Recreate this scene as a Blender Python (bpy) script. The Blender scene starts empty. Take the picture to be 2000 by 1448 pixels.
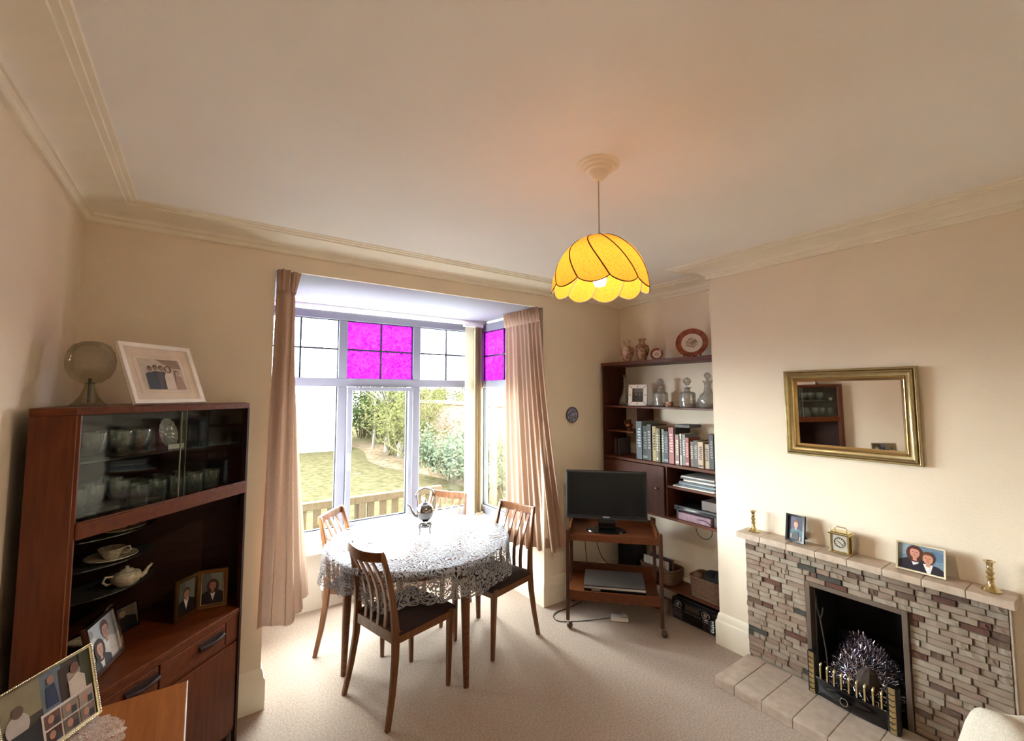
import bpy, bmesh, math, random
from mathutils import Vector, Matrix, noise

random.seed(7)
SC = bpy.context.scene
COL = SC.collection
PI = math.pi

# ------------------------------------------------------------------ camera
FPX, PCX, PCY = 860.75, 1007.95, 709.52          # focal length and principal point of a 2000x1448 frame
CAM_H = 1.6
yaw, pitch, roll = math.radians(35.403), math.radians(3.941), math.radians(-0.0242)
fwd = Vector((math.sin(yaw) * math.cos(pitch), math.cos(yaw) * math.cos(pitch), math.sin(pitch)))
rgt0 = Vector((math.cos(yaw), -math.sin(yaw), 0))
up0 = rgt0.cross(fwd)
rgt = rgt0 * math.cos(roll) + up0 * math.sin(roll)
upv = up0 * math.cos(roll) - rgt0 * math.sin(roll)
cam_d = bpy.data.cameras.new('camera')
cam = bpy.data.objects.new('camera', cam_d)
COL.objects.link(cam)
cam.matrix_world = Matrix(((rgt.x, upv.x, -fwd.x, 0), (rgt.y, upv.y, -fwd.y, 0), (rgt.z, upv.z, -fwd.z, CAM_H), (0, 0, 0, 1)))
cam_d.sensor_fit = 'HORIZONTAL'
cam_d.sensor_width = 36
cam_d.lens = FPX / 2000 * 36
cam_d.shift_x = -(PCX - 1000) / 2000
cam_d.shift_y = (PCY - 724) / 2000
cam_d.clip_start = 0.02
cam_d.clip_end = 200
SC.camera = cam

# ------------------------------------------------------------------ world, exposure
SKY_STRENGTH = 15.0
LAMP_W = 4.0
w = bpy.data.worlds.new('overcast_sky')
SC.world = w
w.use_nodes = True
bgn = w.node_tree.nodes['Background']
bgn.inputs[0].default_value = (0.85, 0.955, 0.98, 1)
bgn.inputs[1].default_value = SKY_STRENGTH
SC.view_settings.view_transform = 'Standard'
SC.view_settings.look = 'None'
SC.view_settings.gamma = 1.0
SC.view_settings.use_curve_mapping = False
SC.view_settings.exposure = 2.25
try:
    SC.cycles.use_denoising = True
    SC.cycles.max_bounces = 14
    SC.cycles.diffuse_bounces = 8
    SC.cycles.transparent_max_bounces = 24
    SC.cycles.sample_clamp_indirect = 6.0
    SC.cycles.caustics_reflective = False
    SC.cycles.caustics_refractive = False
except Exception:
    pass

def portal(name, loc, rot, sx, sy):
    # sampling aid only: tells the renderer where the sky comes in (emits nothing itself)
    d = bpy.data.lights.new(name, 'AREA')
    d.shape = 'RECTANGLE'; d.size = sx; d.size_y = sy
    d.cycles.is_portal = True
    o = bpy.data.objects.new(name, d)
    o.location = loc; o.rotation_euler = rot
    COL.objects.link(o)
portal('sky_portal_front', (1.2, 3.75, 1.38), (-PI / 2, 0, 0), 1.75, 1.7)
portal('sky_portal_right', (2.30, 3.24, 1.38), (0, PI / 2, 0), 1.7, 0.75)
portal('sky_portal_left', (0.165, 3.24, 1.38), (0, -PI / 2, 0), 1.7, 0.75)

# ------------------------------------------------------------------ materials
def S(r, g, b):
    f = lambda c: (c / 255 / 12.92) if c / 255 <= 0.04045 else ((c / 255 + 0.055) / 1.055) ** 2.4
    return (f(r), f(g), f(b))

MATS = {}
def mat(name, col, rough=0.5, metal=0.0, var=0.12, vscale=8.0, stretch=(1, 1, 1), bump=0.0, bscale=60.0, spec=0.5,
        coat=0.0, emit=None, estr=0.0, col2=None, bstretch=(1, 1, 1), sheen=0.0, detail=4.0):
    if name in MATS:
        return MATS[name]
    m = bpy.data.materials.new(name)
    m.use_nodes = True
    nt = m.node_tree
    b = nt.nodes['Principled BSDF']
    b.inputs['Roughness'].default_value = rough
    b.inputs['Metallic'].default_value = metal
    b.inputs['Specular IOR Level'].default_value = spec
    b.inputs['Coat Weight'].default_value = coat
    if sheen:
        b.inputs['Sheen Weight'].default_value = sheen
    tc = nt.nodes.new('ShaderNodeTexCoord')
    mp = nt.nodes.new('ShaderNodeMapping')
    mp.inputs['Scale'].default_value = stretch
    nt.links.new(tc.outputs['Object'], mp.inputs[0])
    n = nt.nodes.new('ShaderNodeTexNoise')
    n.inputs['Scale'].default_value = vscale
    n.inputs['Detail'].default_value = detail
    nt.links.new(mp.outputs[0], n.inputs['Vector'])
    r = nt.nodes.new('ShaderNodeValToRGB')
    c2 = col2 if col2 else tuple(min(1, c * (1 + var)) for c in col)
    c1 = tuple(c * (1 - var) for c in col) if not col2 else col
    r.color_ramp.elements[0].position = 0.3
    r.color_ramp.elements[1].position = 0.7
    r.color_ramp.elements[0].color = (*c1, 1)
    r.color_ramp.elements[1].color = (*c2, 1)
    nt.links.new(n.outputs['Fac'], r.inputs[0])
    nt.links.new(r.outputs[0], b.inputs['Base Color'])
    if bump:
        n2 = nt.nodes.new('ShaderNodeTexNoise')
        n2.inputs['Scale'].default_value = bscale
        n2.inputs['Detail'].default_value = 3
        mp2 = nt.nodes.new('ShaderNodeMapping')
        mp2.inputs['Scale'].default_value = bstretch
        nt.links.new(tc.outputs['Object'], mp2.inputs[0])
        nt.links.new(mp2.outputs[0], n2.inputs['Vector'])
        bp = nt.nodes.new('ShaderNodeBump')
        bp.inputs['Strength'].default_value = bump
        bp.inputs['Distance'].default_value = 0.004
        nt.links.new(n2.outputs['Fac'], bp.inputs['Height'])
        nt.links.new(bp.outputs[0], b.inputs['Normal'])
    if emit:
        b.inputs['Emission Color'].default_value = (*emit, 1)
        b.inputs['Emission Strength'].default_value = estr
    MATS[name] = m
    return m

def wood(name, dark, light, rough=0.35, axis='x', coat=0.15, scale=1.0):
    st = {'x': (1.2, 14, 14), 'y': (14, 1.2, 14), 'z': (14, 14, 1.2)}[axis]
    return mat(name, dark, rough, col2=light, vscale=5.0 * scale, stretch=st, bump=0.06, bscale=8, bstretch=st, coat=coat, detail=6, spec=0.22)

def glassmat(name, tint=(0.9, 0.95, 0.92), gloss=0.12, fog=0.0, rough=0.03, edge=0.7):
    """thin clear glass: transparent with a fresnel gloss and a little haze"""
    if name in MATS:
        return MATS[name]
    m = bpy.data.materials.new(name)
    m.use_nodes = True
    nt = m.node_tree
    nt.nodes.remove(nt.nodes['Principled BSDF'])
    out = nt.nodes['Material Output']
    t = nt.nodes.new('ShaderNodeBsdfTransparent')
    tn = nt.nodes.new('ShaderNodeTexNoise'); tn.inputs['Scale'].default_value = 30
    mr = nt.nodes.new('ShaderNodeValToRGB')
    mr.color_ramp.elements[0].color = (*[c * 0.94 for c in tint], 1)
    mr.color_ramp.elements[1].color = (*tint, 1)
    nt.links.new(tn.outputs['Fac'], mr.inputs[0])
    nt.links.new(mr.outputs[0], t.inputs['Color'])
    g = nt.nodes.new('ShaderNodeBsdfGlossy'); g.inputs['Roughness'].default_value = rough
    lw = nt.nodes.new('ShaderNodeLayerWeight'); lw.inputs['Blend'].default_value = 0.25
    ma = nt.nodes.new('ShaderNodeMath'); ma.operation = 'MULTIPLY_ADD'
    nt.links.new(lw.outputs['Fresnel'], ma.inputs[0]); ma.inputs[1].default_value = edge if gloss > 0.06 else 0.3; ma.inputs[2].default_value = gloss * 0.4 if gloss > 0.06 else 0.008
    mx = nt.nodes.new('ShaderNodeMixShader')
    nt.links.new(ma.outputs[0], mx.inputs[0]); nt.links.new(t.outputs[0], mx.inputs[1]); nt.links.new(g.outputs[0], mx.inputs[2])
    last = mx
    if fog:
        d = nt.nodes.new('ShaderNodeBsdfDiffuse'); d.inputs['Color'].default_value = (0.7, 0.72, 0.7, 1)
        m2 = nt.nodes.new('ShaderNodeMixShader'); m2.inputs[0].default_value = fog
        nt.links.new(mx.outputs[0], m2.inputs[1]); nt.links.new(d.outputs[0], m2.inputs[2]); last = m2
    nt.links.new(last.outputs[0], out.inputs[0])
    MATS[name] = m
    return m

def hammered(name, c_lo, c_hi, trans=0.45, scale=70):
    """rippled obscure glass: part see-through, part light-scattering, mottled by the ripples"""
    m = bpy.data.materials.new(name); m.use_nodes = True
    nt = m.node_tree; nt.nodes.remove(nt.nodes['Principled BSDF']); out = nt.nodes['Material Output']
    tc = nt.nodes.new('ShaderNodeTexCoord')
    v = nt.nodes.new('ShaderNodeTexVoronoi'); v.inputs['Scale'].default_value = scale; v.feature = 'SMOOTH_F1'
    n = nt.nodes.new('ShaderNodeTexNoise'); n.inputs['Scale'].default_value = 24; n.inputs['Detail'].default_value = 5; n.inputs['Distortion'].default_value = 1.2
    nt.links.new(tc.outputs['Object'], v.inputs['Vector']); nt.links.new(tc.outputs['Object'], n.inputs['Vector'])
    mm = nt.nodes.new('ShaderNodeMath'); mm.operation = 'MULTIPLY_ADD'; mm.inputs[1].default_value = 0.55
    nt.links.new(v.outputs['Distance'], mm.inputs[0]); nt.links.new(n.outputs['Fac'], mm.inputs[2])
    r = nt.nodes.new('ShaderNodeValToRGB')
    r.color_ramp.elements[0].position = 0.42; r.color_ramp.elements[1].position = 0.85
    r.color_ramp.elements[0].color = (*c_lo, 1); r.color_ramp.elements[1].color = (*c_hi, 1)
    nt.links.new(mm.outputs[0], r.inputs[0])
    t = nt.nodes.new('ShaderNodeBsdfTransparent'); d = nt.nodes.new('ShaderNodeBsdfTranslucent')
    nt.links.new(r.outputs[0], t.inputs[0]); nt.links.new(r.outputs[0], d.inputs[0])
    mx = nt.nodes.new('ShaderNodeMixShader'); mx.inputs[0].default_value = 1 - trans
    nt.links.new(t.outputs[0], mx.inputs[1]); nt.links.new(d.outputs[0], mx.inputs[2])
    nt.links.new(mx.outputs[0], out.inputs[0])
    MATS[name] = m
    return m

def cloth_thin(name, col, trans=0.3, alpha_fn=None, rough_bump=0.3, bscale=300):
    m = bpy.data.materials.new(name); m.use_nodes = True
    nt = m.node_tree; nt.nodes.remove(nt.nodes['Principled BSDF']); out = nt.nodes['Material Output']
    tc = nt.nodes.new('ShaderNodeTexCoord')
    n = nt.nodes.new('ShaderNodeTexNoise'); n.inputs['Scale'].default_value = bscale; n.inputs['Detail'].default_value = 2
    nt.links.new(tc.outputs['Object'], n.inputs['Vector'])
    r = nt.nodes.new('ShaderNodeValToRGB')
    r.color_ramp.elements[0].position = 0.3; r.color_ramp.elements[1].position = 0.7
    r.color_ramp.elements[0].color = (*[c * 0.85 for c in col], 1); r.color_ramp.elements[1].color = (*[min(1, c * 1.1) for c in col], 1)
    nt.links.new(n.outputs['Fac'], r.inputs[0])
    bp = nt.nodes.new('ShaderNodeBump'); bp.inputs['Strength'].default_value = rough_bump; bp.inputs['Distance'].default_value = 0.002
    nt.links.new(n.outputs['Fac'], bp.inputs['Height'])
    d = nt.nodes.new('ShaderNodeBsdfDiffuse'); t = nt.nodes.new('ShaderNodeBsdfTranslucent')
    nt.links.new(r.outputs[0], d.inputs[0]); nt.links.new(r.outputs[0], t.inputs[0]); nt.links.new(bp.outputs[0], d.inputs['Normal'])
    mx = nt.nodes.new('ShaderNodeMixShader'); mx.inputs[0].default_value = trans
    nt.links.new(d.outputs[0], mx.inputs[1]); nt.links.new(t.outputs[0], mx.inputs[2])
    last = mx
    if alpha_fn:
        a = alpha_fn(nt, tc)
        tr = nt.nodes.new('ShaderNodeBsdfTransparent')
        m2 = nt.nodes.new('ShaderNodeMixShader')
        nt.links.new(a, m2.inputs[0]); nt.links.new(tr.outputs[0], m2.inputs[1]); nt.links.new(mx.outputs[0], m2.inputs[2])
        last = m2
    nt.links.new(last.outputs[0], out.inputs[0])
    MATS[name] = m
    return m

# ------------------------------------------------------------------ mesh building
class MB:
    def __init__(self):
        self.v = []; self.f = []; self.m = []; self.cm = 0
    def add(self, vs, fs):
        o = len(self.v)
        self.v += [tuple(p) for p in vs]
        for f in fs:
            self.f.append(tuple(o + i for i in f)); self.m.append(self.cm)
        return self
    def box(self, x0, x1, y0, y1, z0, z1, T=None):
        vs = [Vector((x, y, z)) for z in (z0, z1) for y in (y0, y1) for x in (x0, x1)]
        if T: vs = [T @ p for p in vs]
        return self.add(vs, [(0, 2, 3, 1), (4, 5, 7, 6), (0, 1, 5, 4), (2, 6, 7, 3), (0, 4, 6, 2), (1, 3, 7, 5)])
    def bar(self, a, b, wx, wy, up=(0, 0, 1), taper=1.0):
        a = Vector(a); b = Vector(b); d = (b - a).normalized()
        u = Vector(up)
        if abs(d.dot(u)) > 0.98: u = Vector((0, 1, 0))
        s = d.cross(u).normalized(); t = s.cross(d)
        vs = []
        for p, k in ((a, 1.0), (b, taper)):
            for i, j in ((-1, -1), (1, -1), (1, 1), (-1, 1)):
                vs.append(p + s * (i * wx / 2 * k) + t * (j * wy / 2 * k))
        return self.add(vs, [(0, 1, 2, 3), (7, 6, 5, 4), (0, 4, 5, 1), (1, 5, 6, 2), (2, 6, 7, 3), (3, 7, 4, 0)])
    def tube(self, pts, r, n=8, cap=True, flat=1.0):
        P = [Vector(p) for p in pts]; N = len(P)
        rr = r if isinstance(r, (list, tuple)) else [r] * N
        vs = []; prev = None
        for i, p in enumerate(P):
            d = (P[min(i + 1, N - 1)] - P[max(i - 1, 0)])
            d = d.normalized() if d.length > 1e-9 else Vector((0, 0, 1))
            if prev is None:
                u = Vector((0, 0, 1)) if abs(d.z) < 0.9 else Vector((1, 0, 0))
                s = d.cross(u).normalized()
            else:
                s = (prev - d * prev.dot(d))
                s = s.normalized() if s.length > 1e-6 else d.orthogonal().normalized()
            prev = s; t = d.cross(s)
            for k in range(n):
                a = 2 * PI * k / n
                vs.append(p + s * (math.cos(a) * rr[i]) + t * (math.sin(a) * rr[i] * flat))
        fs = []
        for i in range(N - 1):
            for k in range(n):
                k2 = (k + 1) % n
                fs.append((i * n + k, i * n + k2, (i + 1) * n + k2, (i + 1) * n + k))
        if cap:
            fs.append(tuple(range(n - 1, -1, -1))); fs.append(tuple((N - 1) * n + k for k in range(n)))
        return self.add(vs, fs)
    def lathe(self, prof, n=24, c=(0, 0, 0), T=None, fn=None):
        vs = []; c = Vector(c)
        for r, z in prof:
            for k in range(n):
                a = 2 * PI * k / n
                rr = r * (fn(a, z) if fn else 1)
                p = Vector((math.cos(a) * rr, math.sin(a) * rr, z))
                vs.append((T @ p if T else p) + c)
        fs = []
        for i in range(len(prof) - 1):
            for k in range(n):
                k2 = (k + 1) % n
                fs.append((i * n + k, i * n + k2, (i + 1) * n + k2, (i + 1) * n + k))
        closed = abs(prof[0][0] - prof[-1][0]) < 1e-9 and abs(prof[0][1] - prof[-1][1]) < 1e-9
        if prof[0][0] > 1e-5 and not closed: fs.append(tuple(range(n - 1, -1, -1)))
        if prof[-1][0] > 1e-5 and not closed: fs.append(tuple((len(prof) - 1) * n + k for k in range(n)))
        return self.add(vs, fs)
    def prism(self, poly, h0, h1, f=lambda a, b, h: (a, b, h)):
        n = len(poly)
        vs = [f(a, b, h0) for a, b in poly] + [f(a, b, h1) for a, b in poly]
        fs = [tuple(range(n - 1, -1, -1)), tuple(range(n, 2 * n))]
        for i in range(n):
            j = (i + 1) % n
            fs.append((i, j, n + j, n + i))
        return self.add(vs, fs)
    def grid(self, fn, nu, nv, wrap=False):
        vs = [fn(i / nu, j / nv) for j in range(nv + 1) for i in range(nu if wrap else nu + 1)]
        W = nu if wrap else nu + 1
        fs = []
        for j in range(nv):
            for i in range(nu):
                i2 = (i + 1) % W if wrap else i + 1
                fs.append((j * W + i, j * W + i2, (j + 1) * W + i2, (j + 1) * W + i))
        return self.add(vs, fs)
    def ball(self, c, rx, ry=None, rz=None, n=12, m=8):
        ry = ry or rx; rz = rz or rx; c = Vector(c)
        return self.lathe([(max(1e-6, math.sin(PI * j / m)), -math.cos(PI * j / m)) for j in range(m + 1)], n, c,
                          Matrix.Diagonal((rx, ry, rz)))
    def sweep(self, prof, path):
        """profile (out, z) carried along a path of (point, outward unit) pairs, mitred"""
        n = len(prof); vs = []
        for p, o in path:
            for a, z in prof: vs.append((p[0] + o[0] * a, p[1] + o[1] * a, z))
        fs = []
        for i in range(len(path) - 1):
            for k in range(n - 1):
                fs.append((i * n + k, i * n + k + 1, (i + 1) * n + k + 1, (i + 1) * n + k))
        fs.append(tuple(range(n))); fs.append(tuple((len(path) - 1) * n + k for k in range(n - 1, -1, -1)))
        return self.add(vs, fs)
    def build(self, name, mats, parent=None, smooth=None, bevel=0.0, kind=None, fix=True):
        me = bpy.data.meshes.new(name)
        me.from_pydata(self.v, [], self.f)
        if not isinstance(mats, (list, tuple)): mats = [mats]
        for mm in mats: me.materials.append(mm)
        if len(mats) > 1: me.polygons.foreach_set('material_index', self.m)
        if fix:
            bm = bmesh.new(); bm.from_mesh(me)
            bmesh.ops.recalc_face_normals(bm, faces=bm.faces)
            bm.to_mesh(me); bm.free()
        if smooth is not None:
            me.polygons.foreach_set('use_smooth', [True] * len(me.polygons))
            me.set_sharp_from_angle(angle=math.radians(smooth))
        me.update()
        o = bpy.data.objects.new(name, me)
        COL.objects.link(o)
        if parent: o.parent = parent
        if bevel:
            bv = o.modifiers.new('edge', 'BEVEL'); bv.width = bevel; bv.segments = 2; bv.limit_method = 'ANGLE'; bv.angle_limit = math.radians(50)
        if kind: o['kind'] = kind
        return o

def tag(o, label, cat, group=None):
    o['label'] = label; o['category'] = cat
    if group: o['group'] = group
    return o
def thing(name, label, cat, loc=(0, 0, 0), rz=0.0, group=None, rx=0.0):
    o = bpy.data.objects.new(name, None)
    o.empty_display_size = 0.05
    COL.objects.link(o)
    o.location = loc; o.rotation_euler = (rx, 0, rz)
    return tag(o, label, cat, group)
def struct(o):
    o['kind'] = 'structure'; return o
def sroot(name):
    o = bpy.data.objects.new(name, None); o.empty_display_size = 0.05; COL.objects.link(o); return struct(o)
def dup(root, loc, rz=None, label=None, group=None):
    r = root.copy(); COL.objects.link(r); r.location = loc
    if rz is not None: r.rotation_euler = (root.rotation_euler[0], 0, rz)
    if label: r['label'] = label
    if group: r['group'] = group
    for ch in list(root.children):
        c = ch.copy(); COL.objects.link(c); c.parent = r
        for g in list(ch.children):
            d = g.copy(); COL.objects.link(d); d.parent = c
    return r
def share(me, name, parent, loc=(0, 0, 0), rot=(0, 0, 0), scale=(1, 1, 1)):
    o = bpy.data.objects.new(name, me); COL.objects.link(o); o.parent = parent
    o.location = loc; o.rotation_euler = rot; o.scale = scale
    return o

# palette
WALL = mat('cream_wallpaper', S(238, 224, 202), 0.85, var=0.03, vscale=3, bump=0.35, bscale=240)
CEIL = mat('off_white_ceiling', S(246, 243, 237), 0.9, var=0.02, vscale=2, bump=0.15, bscale=200)
TRIM = mat('cream_gloss_paint', S(242, 234, 214), 0.5, var=0.03)
WHITE = mat('white_gloss_paint', S(236, 234, 232), 0.35, var=0.02)
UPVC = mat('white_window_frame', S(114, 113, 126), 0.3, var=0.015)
LEAD = mat('lead_strip', S(60, 62, 66), 0.5, 0.6)
RUBBER = mat('black_gasket', S(25, 25, 28), 0.6)
TEAK = wood('teak_cabinet', S(80, 35, 12), S(104, 49, 18), 0.42, 'z', 0.04)
TEAK_H = wood('teak_cabinet_horizontal', S(80, 35, 12), S(104, 49, 18), 0.42, 'x', 0.04)
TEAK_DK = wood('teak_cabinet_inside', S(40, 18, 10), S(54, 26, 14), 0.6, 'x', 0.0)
TEAK_LT = wood('teak_sideboard', S(128, 74, 38), S(152, 92, 48), 0.3, 'y')
SHELFW = wood('mahogany_shelf', S(76, 38, 20), S(98, 52, 29), 0.5, 'y', 0.03)
SHELFV = wood('mahogany_upright', S(60, 28, 14), S(80, 39, 21), 0.5, 'z', 0.03)
CHAIRW = wood('afrormosia_chair', S(90, 54, 30), S(124, 80, 47), 0.3, 'z', 0.2)
TABLEW = wood('table_wood', S(86, 50, 30), S(116, 72, 42), 0.3, 'x')
TROLW = wood('trolley_wood', S(80, 41, 19), S(104, 56, 28), 0.35, 'x')
TROLD = wood('trolley_leg_wood', S(62, 36, 22), S(80, 48, 30), 0.35, 'z')
BRASS = mat('polished_brass', S(214, 196, 148), 0.2, 1.0, var=0.08)
SILVER = mat('silver_plate', S(205, 202, 198), 0.12, 1.0, var=0.06)
CHROME = mat('chrome', S(210, 212, 216), 0.1, 1.0, var=0.03)
BLACKM = mat('black_iron', S(22, 22, 23), 0.35, 0.3, spec=0.5)
BLACKP = mat('black_plastic', S(16, 16, 18), 0.4)
BLACKG = mat('black_gloss', S(10, 11, 13), 0.12)
FABRIC = mat('dark_brown_seat_fabric', S(40, 22, 20), 0.9, var=0.2, vscale=120)
CRYSTAL = glassmat('cut_crystal', (0.93, 0.95, 0.94), 0.2, 0.05, 0.05, edge=0.95)
CLEARG = glassmat('clear_pane', (0.985, 0.99, 0.985), 0.05)
CABG = glassmat('cabinet_glass', (0.9, 0.93, 0.9), 0.07, edge=0.22)
GSHELF = glassmat('glass_shelf', (0.8, 0.9, 0.85), 0.25, 0.05)
# ================================================================== room shell
XL, YB, XR, XA, YR, CZ = -0.46, 2.68, 2.77, 3.06, -1.40, 2.45      # left wall, back wall, chimney breast, alcove wall, rear wall, ceiling
BY0, BY1 = 0.14, 1.637                                               # chimney breast from / to
WX0, WX1, WY = 0.30, 2.165, 3.62                                     # bay sides and bay front
BAYZ = 2.275

def carpet_mat():
    m = mat('beige_pink_carpet', S(150, 128, 111), 0.95, col2=S(192, 172, 155), vscale=120, bump=0.9, bscale=420, sheen=0.2, detail=5)
    return m
CARPET = carpet_mat()
fl = MB(); fl.box(XL - 0.1, XA + 0.1, YR - 0.1, YB, -0.12, 0); fl.box(WX0, WX1, YB, WY, -0.12, 0)
struct(fl.build('floor', CARPET))
ce = MB(); ce.box(XL - 0.1, XA + 0.1, YR - 0.1, YB + 0.12, CZ, CZ + 0.12)
struct(ce.build('ceiling', CEIL))
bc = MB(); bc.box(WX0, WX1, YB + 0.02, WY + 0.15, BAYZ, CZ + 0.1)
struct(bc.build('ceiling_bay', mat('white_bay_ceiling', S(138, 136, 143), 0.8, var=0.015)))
w_ = MB(); w_.box(XL - 0.1, XL, YR - 0.1, YB, 0, CZ); struct(w_.build('wall_left', WALL))
w_ = MB(); w_.box(XL - 0.1, WX0, YB, YB + 0.2, 0, CZ); w_.box(WX1, XA + 0.1, YB, YB + 0.2, 0, CZ); w_.box(WX0, WX1, YB, YB + 0.02, BAYZ, CZ)
struct(w_.build('wall_back', WALL))
w_ = MB(); w_.box(XL - 0.1, XA + 0.1, YR - 0.1, YR, 0, CZ); struct(w_.build('wall_rear', WALL))
# chimney breast with its fire opening
FY0, FY1, FZ1 = 0.70, 1.085, 0.562
w_ = MB(); w_.box(XR, XA, FY1, BY1, 0, CZ); w_.box(XR, XA, BY0, FY0, 0, CZ); w_.box(XR, XA, FY0, FY1, FZ1, CZ)
struct(w_.build('wall_chimney_breast', WALL))
w_ = MB(); w_.box(XA, XA + 0.1, YR - 0.1, YB, 0, CZ); struct(w_.build('wall_right', WALL))
# bay walls: side piers beside the side windows, dwarf walls under the windows
BAYW = mat('white_bay_wall', S(226, 220, 212), 0.8, var=0.02, bump=0.1, bscale=200)
w_ = MB()
for x0, x1 in ((WX0 - 0.12, WX0), (WX1, WX1 + 0.12)):
    w_.box(x0, x1, YB + 0.2, YB + 0.205, 0, BAYZ)
    w_.box(x0, x1, YB + 0.205, WY + 0.12, 0, 0.47)
w_.box(WX0, WX1, WY, WY + 0.12, 0, 0.47)
struct(w_.build('wall_bay', BAYW))

# cornice, mitred round the room (one trim per wall)
prof = [(0, 2.368), (0.014, 2.368), (0.019, 2.373), (0.019, 2.388), (0.026, 2.394), (0.034, 2.394)]
prof += [(0.034 + 0.118 * (1 - math.cos(t * PI / 16)), 2.395 + 0.036 * math.sin(t * PI / 16)) for t in range(9)]
prof += [(0.156, 2.431), (0.158, 2.438), (0.176, 2.438), (0.178, 2.444), (0.194, 2.444), (0.198, 2.4495), (0, 2.4495)]
CP = [((XL, YR), (1, 1)), ((XL, YB), (1, -1)), ((XA, YB), (-1, -1)), ((XA, BY1), (-1, 1)), ((XR, BY1), (-1, 1)),
      ((XR, BY0), (-1, -1)), ((XA, BY0), (-1, -1)), ((XA, YR), (-1, 1)), ((XL, YR), (1, 1))]
for i in range(len(CP) - 1):
    c = MB(); c.sweep(prof, [CP[i], CP[i + 1]])
    struct(c.build('trim_%d' % (i + 1), TRIM, smooth=28))
# moulding where the bay ceiling meets the window head
c = MB(); c.box(WX0, WX1, WY - 0.05, WY + 0.03, 2.24, BAYZ); c.box(WX0, WX1, WY - 0.075, WY - 0.05, 2.255, BAYZ)
struct(c.build('trim_9', WHITE, bevel=0.004))
# skirting boards
sk = [(0, 0.0), (0.020, 0.0), (0.020, 0.138), (0.017, 0.148), (0.013, 0.152), (0.010, 0.172), (0.006, 0.19), (0, 0.198)]
runs = {'left': [((XL, YR), (1, 1)), ((XL, YB), (1, -1))],
        'back_left': [((XL, YB), (1, -1)), ((WX0, YB), (1, -1)), ((WX0, WY), (1, -1))],
        'back_right': [((WX1, WY), (-1, -1)), ((WX1, YB), (-1, -1)), ((XA, YB), (-1, -1))],
        'alcove': [((XA, YB), (-1, -1)), ((XA, BY1), (-1, 1)), ((XR, BY1), (-1, 1)), ((XR, 1.4365), (-1, 0))],
        'right': [((XR, 0.349), (-1, 0)), ((XR, BY0), (-1, -1)), ((XA, BY0), (-1, -1)), ((XA, YR), (-1, 1))],
        'rear': [((XA, YR), (-1, 1)), ((XL, YR), (1, 1))]}
for k, p in runs.items():
    c = MB(); c.sweep(sk, p); struct(c.build('baseboard_' + k, TRIM, smooth=30))

# ------------------------------------------------------------------ bay windows
PURPLE = hammered('purple_hammered_glass', (0.12, 0.014, 0.14), (0.28, 0.06, 0.31), 0.5)
OBSCURE = hammered('clear_hammered_glass', (0.10, 0.125, 0.13), (0.74, 0.77, 0.77), 0.6)
def window(name, T, cols, u0, u1, casement=None, handle=None):
    """T maps (u, depth, z) to the room; cols = [(glass u0, glass u1, upper glass material, lead u)]"""
    root = sroot(name)
    def pc(nm, m, *boxes, bevel=0.004):
        b = MB()
        for x in boxes: b.box(*x, T=T)
        return b.build(nm, m, root, bevel=bevel)
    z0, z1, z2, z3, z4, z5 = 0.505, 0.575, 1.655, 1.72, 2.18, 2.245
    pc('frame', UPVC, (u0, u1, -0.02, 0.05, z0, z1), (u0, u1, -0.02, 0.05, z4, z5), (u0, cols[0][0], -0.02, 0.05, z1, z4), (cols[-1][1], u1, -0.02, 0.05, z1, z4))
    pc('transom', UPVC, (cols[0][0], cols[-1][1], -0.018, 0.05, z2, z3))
    for a, b in zip(cols, cols[1:]):
        pc('mullion', UPVC, (a[1], b[0], -0.018, 0.05, z1, z2)); pc('mullion', UPVC, (a[1], b[0], -0.018, 0.05, z3, z4))
    for i, (a, b, um, lu) in enumerate(cols):
        zc = 0.5 * (z3 + z4)
        # upper light: four leaded quarries
        for (p, q) in ((a, lu), (lu, b)):
            for (r, s) in ((z3, zc), (zc, z4)):
                pc('pane', um, (p, q, 0.014, 0.018, r, s), bevel=0)
        pc('lead_strip', LEAD, (lu - 0.006, lu + 0.006, 0.004, 0.022, z3, z4), bevel=0)
        pc('lead_strip', LEAD, (a, b, 0.003, 0.023, zc - 0.006, zc + 0.006), bevel=0)
        g = 0.005
        pc('gasket', RUBBER, (a, a + g, 0.004, 0.026, z3, z4), (b - g, b, 0.004, 0.026, z3, z4), (a, b, 0.004, 0.026, z4 - g, z4), bevel=0)
        if casement == i:
            k = 0.043
            pc('sash', UPVC, (a + .004, b - .004, -0.036, 0.03, z1 + .004, z1 + k - 0.022), (a + .004, b - .004, -0.036, 0.03, z2 - k + .008, z2 - .004),
               (a + .004, a + k, -0.036, 0.03, z1 + k - .022, z2 - k + .008), (b - k, b - .004, -0.036, 0.03, z1 + k - .022, z2 - k + .008))
            la, lb, l1, l2 = a + k, b - k, z1 + k - 0.022, z2 - k + 0.008
        else:
            la, lb, l1, l2 = a, b, z1, z2
        pc('pane', CLEARG, (la, lb, 0.014, 0.018, l1, l2), bevel=0)
        pc('gasket', RUBBER, (la, la + g, 0.002, 0.026, l1, l2), (lb - g - 0.003, lb, 0.002, 0.026, l1, l2), (la, lb, 0.002, 0.026, l1, l1 + g + 0.003), bevel=0)
        if handle and casement == i:
            h = MB(); h.box(a + .010, a + .032, -0.05, -0.036, handle - .035, handle + .035, T=T); h.box(a + .013, a + .028, -0.066, -0.05, handle - 0.095, handle + .012, T=T)
            h.build('handle', WHITE, root, bevel=0.004)
    return root
I4 = Matrix.Identity(4)
window('window_1', Matrix.Translation((0, WY, 0)), [(0.345, 0.86, OBSCURE, 0.589), (0.925, 1.475, PURPLE, 1.2), (1.54, 2.052, OBSCURE, 1.796)], WX0, WX1, casement=1, handle=1.10)
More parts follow.
